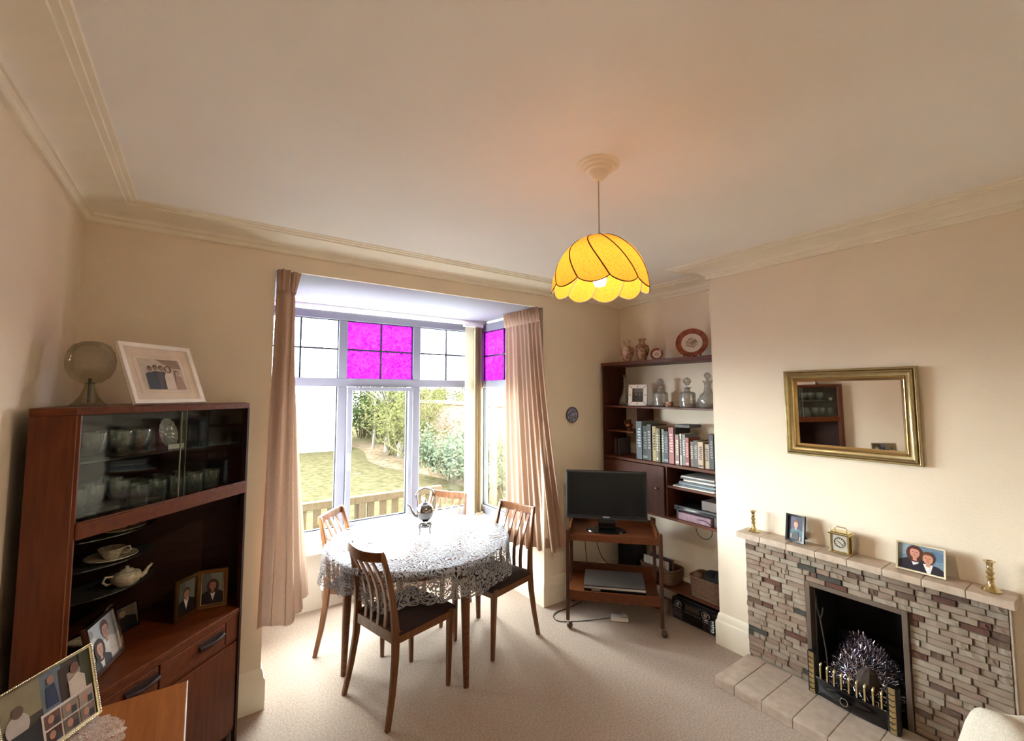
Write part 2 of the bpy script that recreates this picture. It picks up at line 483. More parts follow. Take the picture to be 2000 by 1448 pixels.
TR = Matrix(((0, 1, 0, WX1), (1, 0, 0, 0), (0, 0, 1, 0), (0, 0, 0, 1)))
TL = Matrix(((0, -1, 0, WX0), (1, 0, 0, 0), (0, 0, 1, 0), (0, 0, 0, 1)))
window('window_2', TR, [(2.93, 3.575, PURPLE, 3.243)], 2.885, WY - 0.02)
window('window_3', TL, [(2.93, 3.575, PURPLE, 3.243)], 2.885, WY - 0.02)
c = MB(); c.box(WX0, WX1, 3.45, WY + 0.03, 0.47, 0.505); c.box(WX0, WX0 + 0.05, 2.9, 3.45, 0.47, 0.505); c.box(WX1 - 0.05, WX1, 2.9, 3.45, 0.47, 0.505)
c.box(WX0, WX1, 3.47, WY, 0.445, 0.47)
struct(c.build('window_sill', WHITE, bevel=0.006))
# heads above the side windows
c = MB()
for x0, x1 in ((WX0 - 0.05, WX0), (WX1, WX1 + 0.05)): c.box(x0, x1, YB + 0.2, WY + 0.05, 2.245, BAYZ)
struct(c.build('trim_10', WHITE))
# ================================================================== pictures and frames
FLAT = {}
def flat(rgb, rough=0.35):
    k = 'print_%d_%d_%d' % rgb
    if k not in FLAT: FLAT[k] = mat(k, S(*rgb), rough, var=0.10, vscale=40)
    return FLAT[k]
def ell(cx, cy, rx, ry, n=20, rot=0):
    return [(cx + rx * math.cos(2 * PI * k / n) * math.cos(rot) - ry * math.sin(2 * PI * k / n) * math.sin(rot),
             cy + rx * math.cos(2 * PI * k / n) * math.sin(rot) + ry * math.sin(2 * PI * k / n) * math.cos(rot)) for k in range(n)]
def rect(a, b, c, d): return [(a, c), (b, c), (b, d), (a, d)]
def clip(poly, x0, x1, y0, y1):
    for ax, lim, sg in ((0, x0, 1), (0, x1, -1), (1, y0, 1), (1, y1, -1)):
        out = []
        for i in range(len(poly)):
            p, q = poly[i - 1], poly[i]
            ip, iq = sg * (p[ax] - lim) >= 0, sg * (q[ax] - lim) >= 0
            if ip != iq:
                t = (lim - p[ax]) / (q[ax] - p[ax]); out.append((p[0] + t * (q[0] - p[0]), p[1] + t * (q[1] - p[1])))
            if iq: out.append(q)
        poly = out
        if not poly: break
    return poly
def print_on(parent, x0, x1, z0, z1, y, layers, name='photograph'):
    """a flat photographic print: shapes in 0..1 picture coordinates, drawn back to front"""
    b = MB(); mats = []
    for k, (rgb, poly) in enumerate(layers):
        poly = clip(poly, 0, 1, 0, 1)
        if len(poly) < 3: continue
        mm = flat(rgb)
        if mm not in mats: mats.append(mm)
        b.cm = mats.index(mm)
        b.add([(x0 + (x1 - x0) * a, y - 0.00022 * k, z0 + (z1 - z0) * c) for a, c in poly], [tuple(range(len(poly)))])
    return b.build(name, mats, parent, fix=False)
def person(cx, base, s, skin, hair, coat, shirt=None, long_hair=False, tilt=0.0, aspect=1.0):
    """generic head-and-shoulders figure for a print; s = head height"""
    L = []; ax = aspect
    L.append((coat, [(cx - 1.25 * s * ax, base - 1.6 * s), (cx - 1.15 * s * ax, base - 0.05 * s), (cx - 0.5 * s * ax, base + 0.28 * s), (cx + 0.5 * s * ax, base + 0.28 * s), (cx + 1.15 * s * ax, base - 0.05 * s), (cx + 1.25 * s * ax, base - 1.6 * s)]))
    if shirt: L.append((shirt, [(cx - 0.34 * s * ax, base + 0.3 * s), (cx + 0.34 * s * ax, base + 0.3 * s), (cx + 0.05 * s, base - 0.8 * s)]))
    h = base + 0.80 * s; tx = cx + tilt * s
    if long_hair: L.append((hair, ell(tx, h - 0.12 * s, 0.62 * s * ax, 0.72 * s)))
    else: L.append((hair, ell(tx, h + 0.10 * s, 0.45 * s * ax, 0.50 * s)))
    L.append((skin, rect(tx - 0.14 * s * ax, tx + 0.14 * s * ax, base + 0.1 * s, h)))
    L.append((skin, ell(tx, h - 0.03 * s, 0.35 * s * ax, 0.45 * s)))
    dk = tuple(int(c * 0.35) for c in skin); md = tuple(int(c * 0.72) for c in skin)
    L.append((hair, [(tx - 0.36 * s * ax, h + 0.12 * s), (tx - 0.2 * s * ax, h + 0.3 * s), (tx + 0.2 * s * ax, h + 0.28 * s), (tx + 0.36 * s * ax, h + 0.12 * s), (tx + 0.2 * s * ax, h + 0.48 * s), (tx - 0.2 * s * ax, h + 0.48 * s)]))
    for e in (-1, 1): L.append((dk, ell(tx + e * 0.14 * s * ax, h + 0.02 * s, 0.055 * s * ax, 0.035 * s, 8)))
    L.append((md, [(tx - 0.05 * s * ax, h - 0.14 * s), (tx + 0.05 * s * ax, h - 0.14 * s), (tx, h)]))
    L.append(((170, 90, 85), ell(tx, h - 0.25 * s, 0.13 * s * ax, 0.035 * s, 10)))
    return L

def ring(b, W, H, t, y0, y1, z0=0.0):
    """mitred rectangular frame, front at y0 (towards -y), back at y1"""
    o = [(-W / 2, z0), (W / 2, z0), (W / 2, z0 + H), (-W / 2, z0 + H)]
    i = [(-W / 2 + t, z0 + t), (W / 2 - t, z0 + t), (W / 2 - t, z0 + H - t), (-W / 2 + t, z0 + H - t)]
    vs = [(x, y1, z) for x, z in o] + [(x, y0 + (y1 - y0) * .25, z) for x, z in o] + [(x * 0.94 + 0.06 * xi, y0, z * 0.94 + 0.06 * zi) for (x, z), (xi, zi) in zip(o, i)] + [(x, y0 + (y1 - y0) * .15, z) for x, z in i] + [(x, y1, z) for x, z in i]
    fs = []
    for l in range(4):
        for k in range(4):
            fs.append((l * 4 + k, l * 4 + (k + 1) % 4, l * 4 + 4 + (k + 1) % 4, l * 4 + 4 + k))
    b.add(vs, fs)
    return b
def framed(name, label, W, H, t, fm, loc, rz, lean, layers, mount=None, group=None, stand=True, depth=0.014, beads=False):
    r = thing(name, label, 'photo frame', loc, rz, group, rx=-lean)
    ring(MB(), W, H, t, -depth, 0).build('frame', fm, r, smooth=40)
    b = MB(); b.box(-W / 2 + .002, W / 2 - .002, 0.0, 0.003, 0.002, H - .002); b.build('backing', BLACKP, r)
    x0, x1, z0, z1 = -W / 2 + t, W / 2 - t, t, H - t
    if mount:
        mb = MB(); mb.box(x0, x1, -0.003, -0.0005, z0, z1); mb.build('mount', mount[1], r)
        k = mount[0]
        q = MB(); ring(q, (x1 - x0) - 1.3 * k, (z1 - z0) - 1.3 * k, 0.002, -0.0042, -0.003, z0 + 0.65 * k); q.build('mount_edge', mount[1], r)
        print_on(r, x0 + k, x1 - k, z0 + k, z1 - k, -0.0035, layers)
    else:
        print_on(r, x0, x1, z0, z1, -0.001, layers)
    if beads:
        for (a, c) in (((-W / 2, 0), (W / 2, 0)), ((W / 2, 0), (W / 2, H)), ((W / 2, H), (-W / 2, H)), ((-W / 2, H), (-W / 2, 0))):
            q = MB(); L = math.hypot(c[0] - a[0], c[1] - a[1]); n = int(L / 0.0045)
            for k in range(n):
                u = (k + 0.5) / n; q.ball((a[0] + (c[0] - a[0]) * u, -depth, a[1] + (c[1] - a[1]) * u), 0.0023, n=6, m=4)
            q.build('bead_trim', fm, r, smooth=60)
    if stand:
        e = MB(); hh = H * 0.62
        # easel strut: from the back of the frame down to the surface
        s, c_ = math.sin(lean), math.cos(lean)
        foot_y = 0.10 * H / 0.2; fz = -0.0
        # foot lies on the surface plane: world z = z*cos - (-?) handled by solving in local axes
        fy = foot_y; fzl = fy * math.tan(lean)
        e.add([(-0.02, 0.003, hh), (0.02, 0.003, hh), (0.025, fy, fzl), (-0.025, fy, fzl), (-0.02, 0.006, hh), (0.02, 0.006, hh), (0.025, fy + .003, fzl + .001), (-0.025, fy + .003, fzl + .001)],
              [(0, 1, 2, 3), (4, 7, 6, 5), (0, 3, 7, 4), (1, 5, 6, 2), (0, 4, 5, 1), (3, 2, 6, 7)])
        e.build('easel_strut', BLACKP, r)
    return r

# ================================================================== corner display cabinet
CFR = Vector((0.187, 2.453, 0)); CU = Vector((-0.70711, -0.70711, 0)); CN = Vector((-0.70711, 0.70711, 0))   # front right corner, along the front to the left, into the cabinet
CW = 0.718
CT = Matrix(((CU.x, CN.x, 0, CFR.x), (CU.y, CN.y, 0, CFR.y), (0, 0, 1, 0), (0, 0, 0, 1)))
CFL = CFR + CU * CW
XBK, YBK = XL + 0.035, YB - 0.03                     # cabinet back panels just off the walls
cab = thing('corner_cabinet', 'tall teak corner cabinet with sliding glass doors, open niche and drawers', 'cabinet', (0, 0, 0))
def penta(z0, z1, ins=0.0, mb=None):
    mb = mb or MB()
    a = CFL - CU * 0.0
    pts = [(CFR.x + CN.x * ins, CFR.y + CN.y * ins), (CFR.x + (0 if ins == 0 else -0.02), YBK), (XBK, YBK), (XBK, CFL.y + (0 if ins == 0 else 0.02)), (CFL.x + CN.x * ins, CFL.y + CN.y * ins)]
    return mb.prism(pts, z0, z1)
ZT = 1.555
penta(ZT - 0.024, ZT).build('top_panel', TEAK_H, cab, bevel=0.002)
b = MB(); b.box(XBK, CFL.x + 0.012, CFL.y, CFL.y + 0.018, 0.03, ZT - 0.024); b.build('side_panel', TEAK, cab, bevel=0.002)
b = MB(); b.box(CFR.x - 0.018, CFR.x, CFR.y + 0.004, YBK, 0.03, ZT - 0.024); b.build('side_panel', TEAK, cab, bevel=0.002)
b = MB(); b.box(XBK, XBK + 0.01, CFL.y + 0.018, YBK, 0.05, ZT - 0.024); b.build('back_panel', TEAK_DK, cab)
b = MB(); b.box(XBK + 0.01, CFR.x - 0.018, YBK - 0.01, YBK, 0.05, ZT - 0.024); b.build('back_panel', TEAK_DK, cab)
# lighter vertical lippings at both ends of the front
LIP = wood('teak_lipping', S(120, 74, 48), S(146, 92, 60), 0.35, 'z')
for u in (0.0, CW - 0.012):
    b = MB(); b.box(u, u + 0.012, -0.002, 0.016, 0.03, ZT - 0.024, T=CT); b.build('front_lipping', LIP if u > 0 else TEAK_DK, cab)
penta(1.150, 1.168, 0.012).build('glass_case_floor', TEAK_H, cab)
b = MB(); b.box(0.012, CW - 0.012, -0.012, 0.02, 1.140, 1.190, T=CT); b.build('front_rail', TEAK_H, cab, bevel=0.004)
b = MB(); b.box(0.012, CW - 0.012, -0.014, -0.006, 1.190, 1.196, T=CT); b.build('door_track', TEAK_H, cab, bevel=0.002)
# sliding glass doors
for u0, u1, dpt in ((0.02, 0.345, 0.006), (0.315, CW - 0.014, 0.014)):
    b = MB(); b.box(u0, u1, dpt, dpt + 0.003, 1.192, ZT - 0.026, T=CT); gd = b.build('glass_door', CABG, cab)
    b = MB(); e = u1 if u0 < 0.1 else u0; b.box(e - 0.0015, e + 0.0015, dpt - 0.001, dpt + 0.004, 1.192, ZT - 0.026, T=CT); b.build('polished_edge', mat('polished_glass_edge', S(120, 120, 108), 0.2), gd)
penta(1.368, 1.373, 0.05).build('glass_shelf', GSHELF, cab)
# worktop, drawers, doors
penta(0.600, 0.620, 0.0).build('worktop', TEAK_H, cab, bevel=0.003)
b = MB(); b.box(0.012, CW - 0.012, 0.004, 0.018, 0.585, 0.600, T=CT); b.build('worktop_rail', TEAK_H, cab)
for u0, u1 in ((0.085, 0.385), (0.392, CW - 0.016)):
    b = MB(); b.box(u0, u1, 0.002, 0.018, 0.492, 0.583, T=CT); dr = b.build('drawer', TEAK_H, cab, bevel=0.003)
    uc = 0.16 if u0 < 0.2 else 0.455
    hb = MB(); hb.box(uc - 0.062, uc + 0.062, -0.0005, 0.003, 0.528, 0.566, T=CT); hb.build('handle_recess', TEAK_DK, dr, bevel=0.001)
    hb = MB(); P_ = [(uc - 0.06 + 0.12 * k / 8, -0.004 - 0.012 * math.sin(PI * k / 8), 0.546) for k in range(9)]
    hb.tube([CT @ Vector(p) for p in P_], [0.005 + 0.004 * abs(math.cos(PI * k / 8)) for k in range(9)], 8); hb.build('handle', TEAK_DK, dr, smooth=50)
b = MB(); b.box(0.016, 0.078, 0.004, 0.018, 0.492, 0.583, T=CT); b.build('drawer_stile', TEAK, cab)
b = MB(); b.box(0.078, 0.085, 0.012, 0.018, 0.492, 0.583, T=CT); b.build('shadow_gap', BLACKP, cab)
penta(0.478, 0.490, 0.01).build('drawer_rail', TEAK_H, cab)
for u0, u1, hu in ((0.016, 0.355, 0.335), (0.361, CW - 0.016, 0.38)):
    b = MB(); b.box(u0, u1, 0.002, 0.020, 0.105, 0.474, T=CT); dr = b.build('cupboard_door', TEAK, cab, bevel=0.003)
    hb = MB(); hb.box(hu - 0.008, hu + 0.008, -0.008, 0.002, 0.28, 0.40, T=CT); hb.build('handle', TEAK_DK, dr, bevel=0.003)
penta(0.085, 0.10, 0.01).build('base_panel', TEAK_H, cab)
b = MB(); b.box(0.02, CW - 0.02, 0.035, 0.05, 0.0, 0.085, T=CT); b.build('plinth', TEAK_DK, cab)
# corner shelves of glass inside the niche
for z in (0.80, 0.915, 1.025):
    q = MB(); q.prism([(XBK + 0.012, YBK - 0.012)] + [(XBK + 0.012 + 0.27 * math.cos(a * PI / 16), YBK - 0.012 - 0.27 * math.sin(a * PI / 16)) for a in range(0, 9)], z, z + 0.004)
    q.build('corner_shelf', GSHELF, cab)

# glasses in the case
def tumbler(name, h, r, m=CRYSTAL, seg=20):
    b = MB(); b.lathe([(0.0001, 0.0), (r * 0.82, 0.0), (r * 0.86, 0.006), (r, h), (r * 0.93, h), (r * 0.78, 0.016), (0.0001, 0.014)], seg, fn=lambda a, z: 1 + 0.02 * (1 if int(a / (2 * PI) * seg) % 2 else -1) * (0.12 * h < z < 0.7 * h))
    return b.build(name, m, smooth=30)
def goblet(name, h, r, m=CRYSTAL, stem=0.4):
    hs = h * stem
    b = MB(); b.lathe([(0.0001, 0), (r * 0.85, 0), (r * 0.8, 0.004), (0.006, 0.012), (0.004, hs * 0.6), (0.007, hs * 0.8), (r * 0.45, hs), (r * 0.85, hs + (h - hs) * 0.3), (r * 0.98, hs + (h - hs) * 0.65), (r * 0.93, h), (r * 0.88, h), (r * 0.9, hs + (h - hs) * 0.6), (r * 0.6, hs + (h - hs) * 0.15), (0.0001, hs + 0.006)], 18)
    return b.build(name, m, smooth=40)
def cpos(u, d, z): return CT @ Vector((u, d, z))
ZF, ZS = 1.1685, 1.3735
g0 = tumbler('whisky_tumbler', 0.088, 0.036)
lab = 'cut glass tumbler on the cabinet floor behind the sliding glass door'
spots = [(0.10, 0.10), (0.185, 0.10), (0.265, 0.10), (0.345, 0.11), (0.425, 0.10), (0.15, 0.20), (0.24, 0.21), (0.335, 0.22)]
for i, (u, d) in enumerate(spots):
    o = g0 if i == 0 else g0.copy()
    if i: COL.objects.link(o)
    o.location = cpos(u, d, ZF); o.rotation_euler = (0, 0, i * 1.3)
    tag(o, lab, 'glass', 'tumblers on the cabinet floor')
g1 = goblet('wine_goblet', 0.118, 0.036)
for i, (u, d) in enumerate([(0.505, 0.09), (0.585, 0.095), (0.655, 0.075), (0.545, 0.17), (0.62, 0.16), (0.45, 0.19)]):
    o = g1 if i == 0 else g1.copy()
    if i: COL.objects.link(o)
    o.location = cpos(u, d, ZF); tag(o, 'stemmed cut glass goblet on the cabinet floor beside the tumblers', 'glass', 'goblets on the cabinet floor')
g2 = goblet('brandy_glass', 0.088, 0.043, stem=0.22)
for i, (u, d) in enumerate([(0.575, 0.12), (0.485, 0.125), (0.41, 0.13), (0.53, 0.22), (0.44, 0.22)]):
    o = g2 if i == 0 else g2.copy()
    if i: COL.objects.link(o)
    o.location = cpos(u, d, ZS); tag(o, 'round bowled brandy glass on the upper glass shelf of the cabinet', 'glass', 'brandy glasses on the glass shelf')
# oval cut-glass dish on edge, with a small card in front
T_ = CT @ Matrix.Translation((0.30, 0.125, ZS + 0.062)) @ Matrix.Rotation(math.radians(75), 4, 'X')
d_ = MB()
d_.grid(lambda i, j: T_ @ Vector((0.040 * j * math.cos(2 * PI * i), 0.062 * j * math.sin(2 * PI * i), 0.012 * j * j + 0.0015 * math.cos(i * 2 * PI * 16) * j)), 48, 6, wrap=True)
tag(d_.build('oval_dish', glassmat('dish_glass', (0.6, 0.65, 0.62), 0.5, 0.3, 0.08), smooth=30, fix=False), 'oval cut glass dish standing upright on the upper cabinet shelf', 'dish')
q = MB(); q.box(0.255, 0.325, 0.085, 0.0856, ZS + 0.0005, ZS + 0.02, T=CT)
tag(q.build('place_card', mat('white_card', S(214, 204, 196), 0.7)), 'small white card propped below the oval glass dish', 'card')
q = MB(); q.lathe([(0.0001, 0), (0.014, 0), (0.02, 0.03), (0.018, 0.03), (0.0001, 0.004)], 16)
o = tag(q.build('egg_cup', mat('pale_china', S(200, 190, 176), 0.25), smooth=40), 'small pale china cup on the glass shelf by the cabinet side', 'cup'); o.location = cpos(0.672, 0.085, ZS)
q = MB(); q.lathe([(0.0001, 0), (0.03, 0), (0.075, 0.022), (0.08, 0.03), (0.072, 0.026), (0.03, 0.006), (0.0001, 0.005)], 28, fn=lambda a, z: 1 + 0.03 * math.cos(12 * a) * (z > 0.015))
o = tag(q.build('glass_bowl', CRYSTAL, smooth=40), 'shallow cut glass bowl behind the tumblers on the cabinet floor', 'bowl'); o.location = cpos(0.33, 0.33, ZF)
# china in the niche
CHINA = mat('gilt_white_china', S(206, 198, 176), 0.2, var=0.35, vscale=70)
def cupsaucer(loc, label):
    t = thing('teacup_and_saucer', label, 'cup', loc)
    q = MB(); q.lathe([(0.0001, 0), (0.035, 0), (0.062, 0.012), (0.085, 0.018), (0.084, 0.021), (0.06, 0.016), (0.0001, 0.005)], 28); q.build('saucer', CHINA, t, smooth=40)
    q = MB(); q.lathe([(0.0001, 0.006), (0.02, 0.006), (0.028, 0.02), (0.044, 0.05), (0.042, 0.05), (0.025, 0.02), (0.0001, 0.012)], 24); q.build('cup', CHINA, t, smooth=40)
    q = MB(); q.tube([(0.036, 0, 0.044), (0.056, 0, 0.046), (0.06, 0, 0.032), (0.05, 0, 0.022), (0.033, 0, 0.02)], 0.0035, 6); q.build('handle', CHINA, t, smooth=60)
NC = (-0.262, 2.475)
cupsaucer((NC[0] + 0.005, NC[1] + 0.01, 1.0295), 'gilt china cup and saucer on the top corner shelf of the niche')
cupsaucer((NC[0] - 0.015, NC[1], 0.9195), 'gilt china cup and saucer on the middle corner shelf, above the teapot')
t = thing('china_teapot', 'small white china teapot with gilt pattern in the cabinet niche', 'teapot', (NC[0] + 0.035, NC[1] + 0.015, 0.8045), math.radians(20))
q = MB(); q.lathe([(0.0001, 0), (0.03, 0), (0.045, 0.016), (0.052, 0.032), (0.044, 0.05), (0.024, 0.058), (0.0001, 0.06)], 24); q.build('body', CHINA, t, smooth=50)
q = MB(); q.lathe([(0.024, 0.058), (0.02, 0.064), (0.006, 0.067), (0.008, 0.074), (0.0001, 0.078)], 16); q.build('lid', CHINA, t, smooth=50)
q = MB(); q.tube([(0.045, 0, 0.02), (0.062, 0, 0.03), (0.072, 0, 0.05), (0.085, 0, 0.062)], [0.012, 0.009, 0.006, 0.005], 8); q.build('spout', CHINA, t, smooth=50)
q = MB(); q.tube([(-0.044, 0, 0.046), (-0.068, 0, 0.05), (-0.075, 0, 0.032), (-0.062, 0, 0.018), (-0.048, 0, 0.02)], 0.0045, 8); q.build('handle', CHINA, t, smooth=50)
q = MB(); q.lathe([(0.0001, 0), (0.03, 0), (0.08, 0.012), (0.078, 0.015), (0.03, 0.005), (0.0001, 0.005)], 28)
o = tag(q.build('oval_plate', CHINA, smooth=40), 'pale oval china plate lying on the cabinet worktop behind the silver photo frame', 'plate'); o.location = (-0.31, 2.45, 0.6205); o.scale = (1, 0.7, 1)

# photographs in and on the cabinet
BW = [((196, 184, 170), rect(0, 1, 0, 1)), ((150, 126, 110), [(0.4, 1), (0.95, 1), (1, 0.7), (0.75, 0.72)])]
for cx, c, hh in ((0.22, (66, 74, 84), 0.62), (0.35, (64, 72, 84), 0.66), (0.48, (88, 84, 88), 0.64)):
    BW += [(c, [(cx - .13, 0), (cx - .12, hh - .12), (cx - .05, hh - .06), (cx + .05, hh - .06), (cx + .11, hh - .12), (cx + .12, 0)]), ((92, 66, 56), ell(cx, hh + .06, .055, .09)), ((150, 122, 108), ell(cx, hh + .03, .04, .07))]
BW += [((214, 200, 190), [(0.5, 0), (0.52, 0.45), (0.6, 0.6), (0.72, 0.55), (0.76, 0)]), ((96, 66, 60), ell(0.64, 0.66, 0.085, 0.12)), ((188, 156, 142), ell(0.63, 0.66, 0.05, 0.09)),
       ((168, 138, 126), [(0.74, 0), (0.76, 0.4), (0.84, 0.5), (0.93, 0.4), (0.98, 0)]), ((120, 88, 78), ell(0.84, 0.56, 0.06, 0.09)), ((190, 160, 144), ell(0.84, 0.53, 0.045, 0.075))]
framed('photo_frame', 'white wooden photo frame with cream mount and group portrait, leaning on the cabinet top', 0.300, 0.255, 0.017, mat('white_frame_paint', S(240, 236, 230), 0.45),
       ((-0.204 + 0.006) / 2, (2.133 + 2.342) / 2, ZT + 0.003), PI / 4, 0.40, BW, mount=(0.045, mat('cream_mount_board', S(222, 206, 190), 0.7)))
SL = [((150, 150, 152), rect(0, 1, 0, 1)), ((120, 112, 110), ell(0.12, 0.8, 0.14, 0.12)), ((176, 170, 168), ell(0.2, 0.62, 0.12, 0.1))]
SL += person(0.66, 0.36, 0.40, (176, 132, 116), (82, 58, 48), (196, 186, 180), (206, 198, 192), aspect=0.82)
SL += person(0.33, 0.12, 0.36, (178, 132, 114), (58, 40, 34), (54, 44, 46), (196, 186, 180), True, aspect=0.82)
framed('photo_frame', 'silver photo frame with portrait of two smiling children, on the cabinet worktop', 0.194, 0.178, 0.013, SILVER, (-0.240, 2.214, 0.622), math.atan2(0.184, 0.052), 0.24, SL)
SM = [((96, 88, 70), rect(0, 1, 0, 1)), ((62, 52, 44), ell(0.3, 0.7, 0.3, 0.3)), ((20, 18, 18), [(0.2, 0), (0.35, 0.5), (0.6, 0.62), (0.95, 0.45), (1, 0)]), ((140, 112, 92), ell(0.5, 0.72, 0.11, 0.15))]
framed('photo_frame', 'small thin silver photo frame with a dark photograph, behind the silver frame with two children', 0.128, 0.100, 0.004, SILVER, (-0.224, 2.470, 0.622), math.atan2(0.062, 0.056), 0.18, SM, depth=0.006)
def school(skin, hair, coat, long_hair, bg):
    return [(bg, rect(0, 1, 0, 1)), (tuple(int(c * .8) for c in bg), ell(0.2, 0.5, 0.3, 0.6))] + person(0.5, 0.36, 0.30, skin, hair, coat, (214, 204, 200), long_hair, aspect=1.35)
df = thing('folding_photo_frame', 'brass folding double photo frame with two school portraits on the cabinet worktop', 'photo frame', (0.017, 2.525, 0.622), 0)
GILT = mat('aged_gilt', S(150, 118, 70), 0.3, 0.9, var=0.1)
for s, end, layers in ((-1, (-0.062, 2.43), school((170, 120, 100), (70, 44, 34), (34, 30, 34), False, (104, 112, 104))), (1, (0.134, 2.506), school((150, 104, 90), (56, 32, 26), (34, 30, 34), True, (112, 116, 108)))):
    dx, dy = end[0] - 0.017, end[1] - 2.525; L = math.hypot(dx, dy)
    rz = math.atan2(dy, dx) if s > 0 else math.atan2(-dy, -dx)
    leaf = ring(MB(), L, 0.172, 0.013, -0.010, 0.0).build('leaf', GILT, df, smooth=40)
    leaf.location = (dx / 2, dy / 2, 0); leaf.rotation_euler = (0, 0, rz)
    q = MB(); q.box(-L / 2 + .002, L / 2 - .002, 0, 0.003, .002, .17); q.build('backing', BLACKP, leaf)
    print_on(leaf, -L / 2 + .013, L / 2 - .013, .013, .159, -0.001, layers)
    q = MB(); ring(q, L - 0.03, 0.172 - 0.03, 0.003, -0.006, -0.001, 0.015); q.build('inner_bead', BRASS, leaf, smooth=40)
# glass globe vase on the cabinet top
gl = thing('glass_globe_vase', 'large round smoky cut glass globe on flared foot, beside the white photo frame', 'vase', (-0.332, 2.190, ZT))
SMOKE = glassmat('smoky_cut_glass', (0.80, 0.78, 0.68), 0.14, 0.03, 0.06, edge=0.3)
q = MB(); q.lathe([(0.0001, 0), (0.050, 0), (0.050, 0.006), (0.040, 0.014), (0.026, 0.035), (0.017, 0.06), (0.013, 0.085), (0.0001, 0.085)], 28); q.build('foot', SMOKE, gl, smooth=40)
q = MB(); q.tube([(0.0, 0, 0.012), (0, 0, 0.10)], 0.005, 8); q.build('stem', mat('dark_stem', S(58, 48, 34), 0.3), gl)
q = MB(); q.lathe([(0.012, 0.080), (0.032, 0.086), (0.054, 0.104), (0.067, 0.135), (0.070, 0.165), (0.064, 0.195), (0.050, 0.219), (0.028, 0.232), (0.0001, 0.236)], 36, fn=lambda a, z: 1 + 0.012 * math.cos(18 * a + z * 120)); q.build('globe', SMOKE, gl, smooth=60)

# ================================================================== sideboard by the left wall
sb = thing('sideboard', 'low light teak sideboard against the left wall with lace doily on top', 'sideboard', (0, 0, 0))
b = MB(); b.box(XL + 0.005, -0.003, 0.82, 1.68, 0.728, 0.75); b.build('top_panel', TEAK_LT, sb, bevel=0.001)
b = MB(); b.box(-0.003, 0.0, 0.82, 1.68, 0.729, 0.7505); b.build('edge_strip', mat('pale_edge_strip', S(236, 226, 214), 0.25), sb)
b = MB(); b.box(XL + 0.01, -0.03, 0.83, 1.67, 0.12, 0.728); b.build('body', TEAK, sb)
for k in range(2):
    b = MB(); b.box(-0.03, -0.012, 0.84 + k * 0.415, 1.245 + k * 0.415, 0.14, 0.715); dd = b.build('door', TEAK, sb, bevel=0.002)
    q = MB(); q.box(-0.012, 0.0, 1.20 + k * 0.07, 1.215 + k * 0.07, 0.38, 0.5); q.build('handle', TEAK_DK, dd, bevel=0.002)
for x in (XL + 0.05, -0.07):
    for y in (0.88, 1.62):
        b = MB(); b.tube([(x, y, 0.12), (x, y, 0)], [0.02, 0.013], 10); b.build('leg', TEAK_DK, sb, smooth=50)
def lace_alpha(scale, thr, radial=False):
    def fn(nt, tc):
        n = nt.nodes.new('ShaderNodeTexNoise'); n.inputs['Scale'].default_value = scale * 0.35; n.inputs['Detail'].default_value = 1.5
        nt.links.new(tc.outputs['Object'], n.inputs['Vector'])
        ad = nt.nodes.new('ShaderNodeMixRGB'); ad.blend_type = 'LINEAR_LIGHT'; ad.inputs[0].default_value = 0.055
        nt.links.new(tc.outputs['Object'], ad.inputs[1]); nt.links.new(n.outputs['Color'], ad.inputs[2])
        v = nt.nodes.new('ShaderNodeTexVoronoi'); v.feature = 'F1'; v.inputs['Scale'].default_value = scale
        nt.links.new(ad.outputs[0], v.inputs['Vector'])
        # petals and rings inside each cell, thin gaps between
        mw = nt.nodes.new('ShaderNodeMath'); mw.operation = 'MULTIPLY'; mw.inputs[1].default_value = 15.0
        nt.links.new(v.outputs['Distance'], mw.inputs[0])
        sn = nt.nodes.new('ShaderNodeMath'); sn.operation = 'SINE'; nt.links.new(mw.outputs[0], sn.inputs[0])
        g = nt.nodes.new('ShaderNodeMath'); g.operation = 'GREATER_THAN'; g.inputs[1].default_value = thr
        nt.links.new(sn.outputs[0], g.inputs[0])
        return g.outputs[0]
    return fn
DOILY = cloth_thin('doily_lace', S(222, 204, 190), 0.2, lace_alpha(110, -0.45))
def scallop_disc(cx, cy, z, r, n=26, rings=10):
    b = MB()
    b.grid(lambda i, j: (cx + r * j * (1 + 0.05 * j * abs(math.sin(i * PI * n))) * math.cos(2 * PI * i), cy + r * j * (1 + 0.05 * j * abs(math.sin(i * PI * n))) * math.sin(2 * PI * i),
                         z + 0.0022 * j + 0.0018 * j * j * math.sin(i * 2 * PI * 17 + 1.0)), 208, rings, wrap=True)
    return b
tag(scallop_disc(-0.262, 1.515, 0.7525, 0.135).build('lace_doily', DOILY, smooth=60, fix=False), 'round cream lace doily with ruffled edge on the teak sideboard', 'doily')
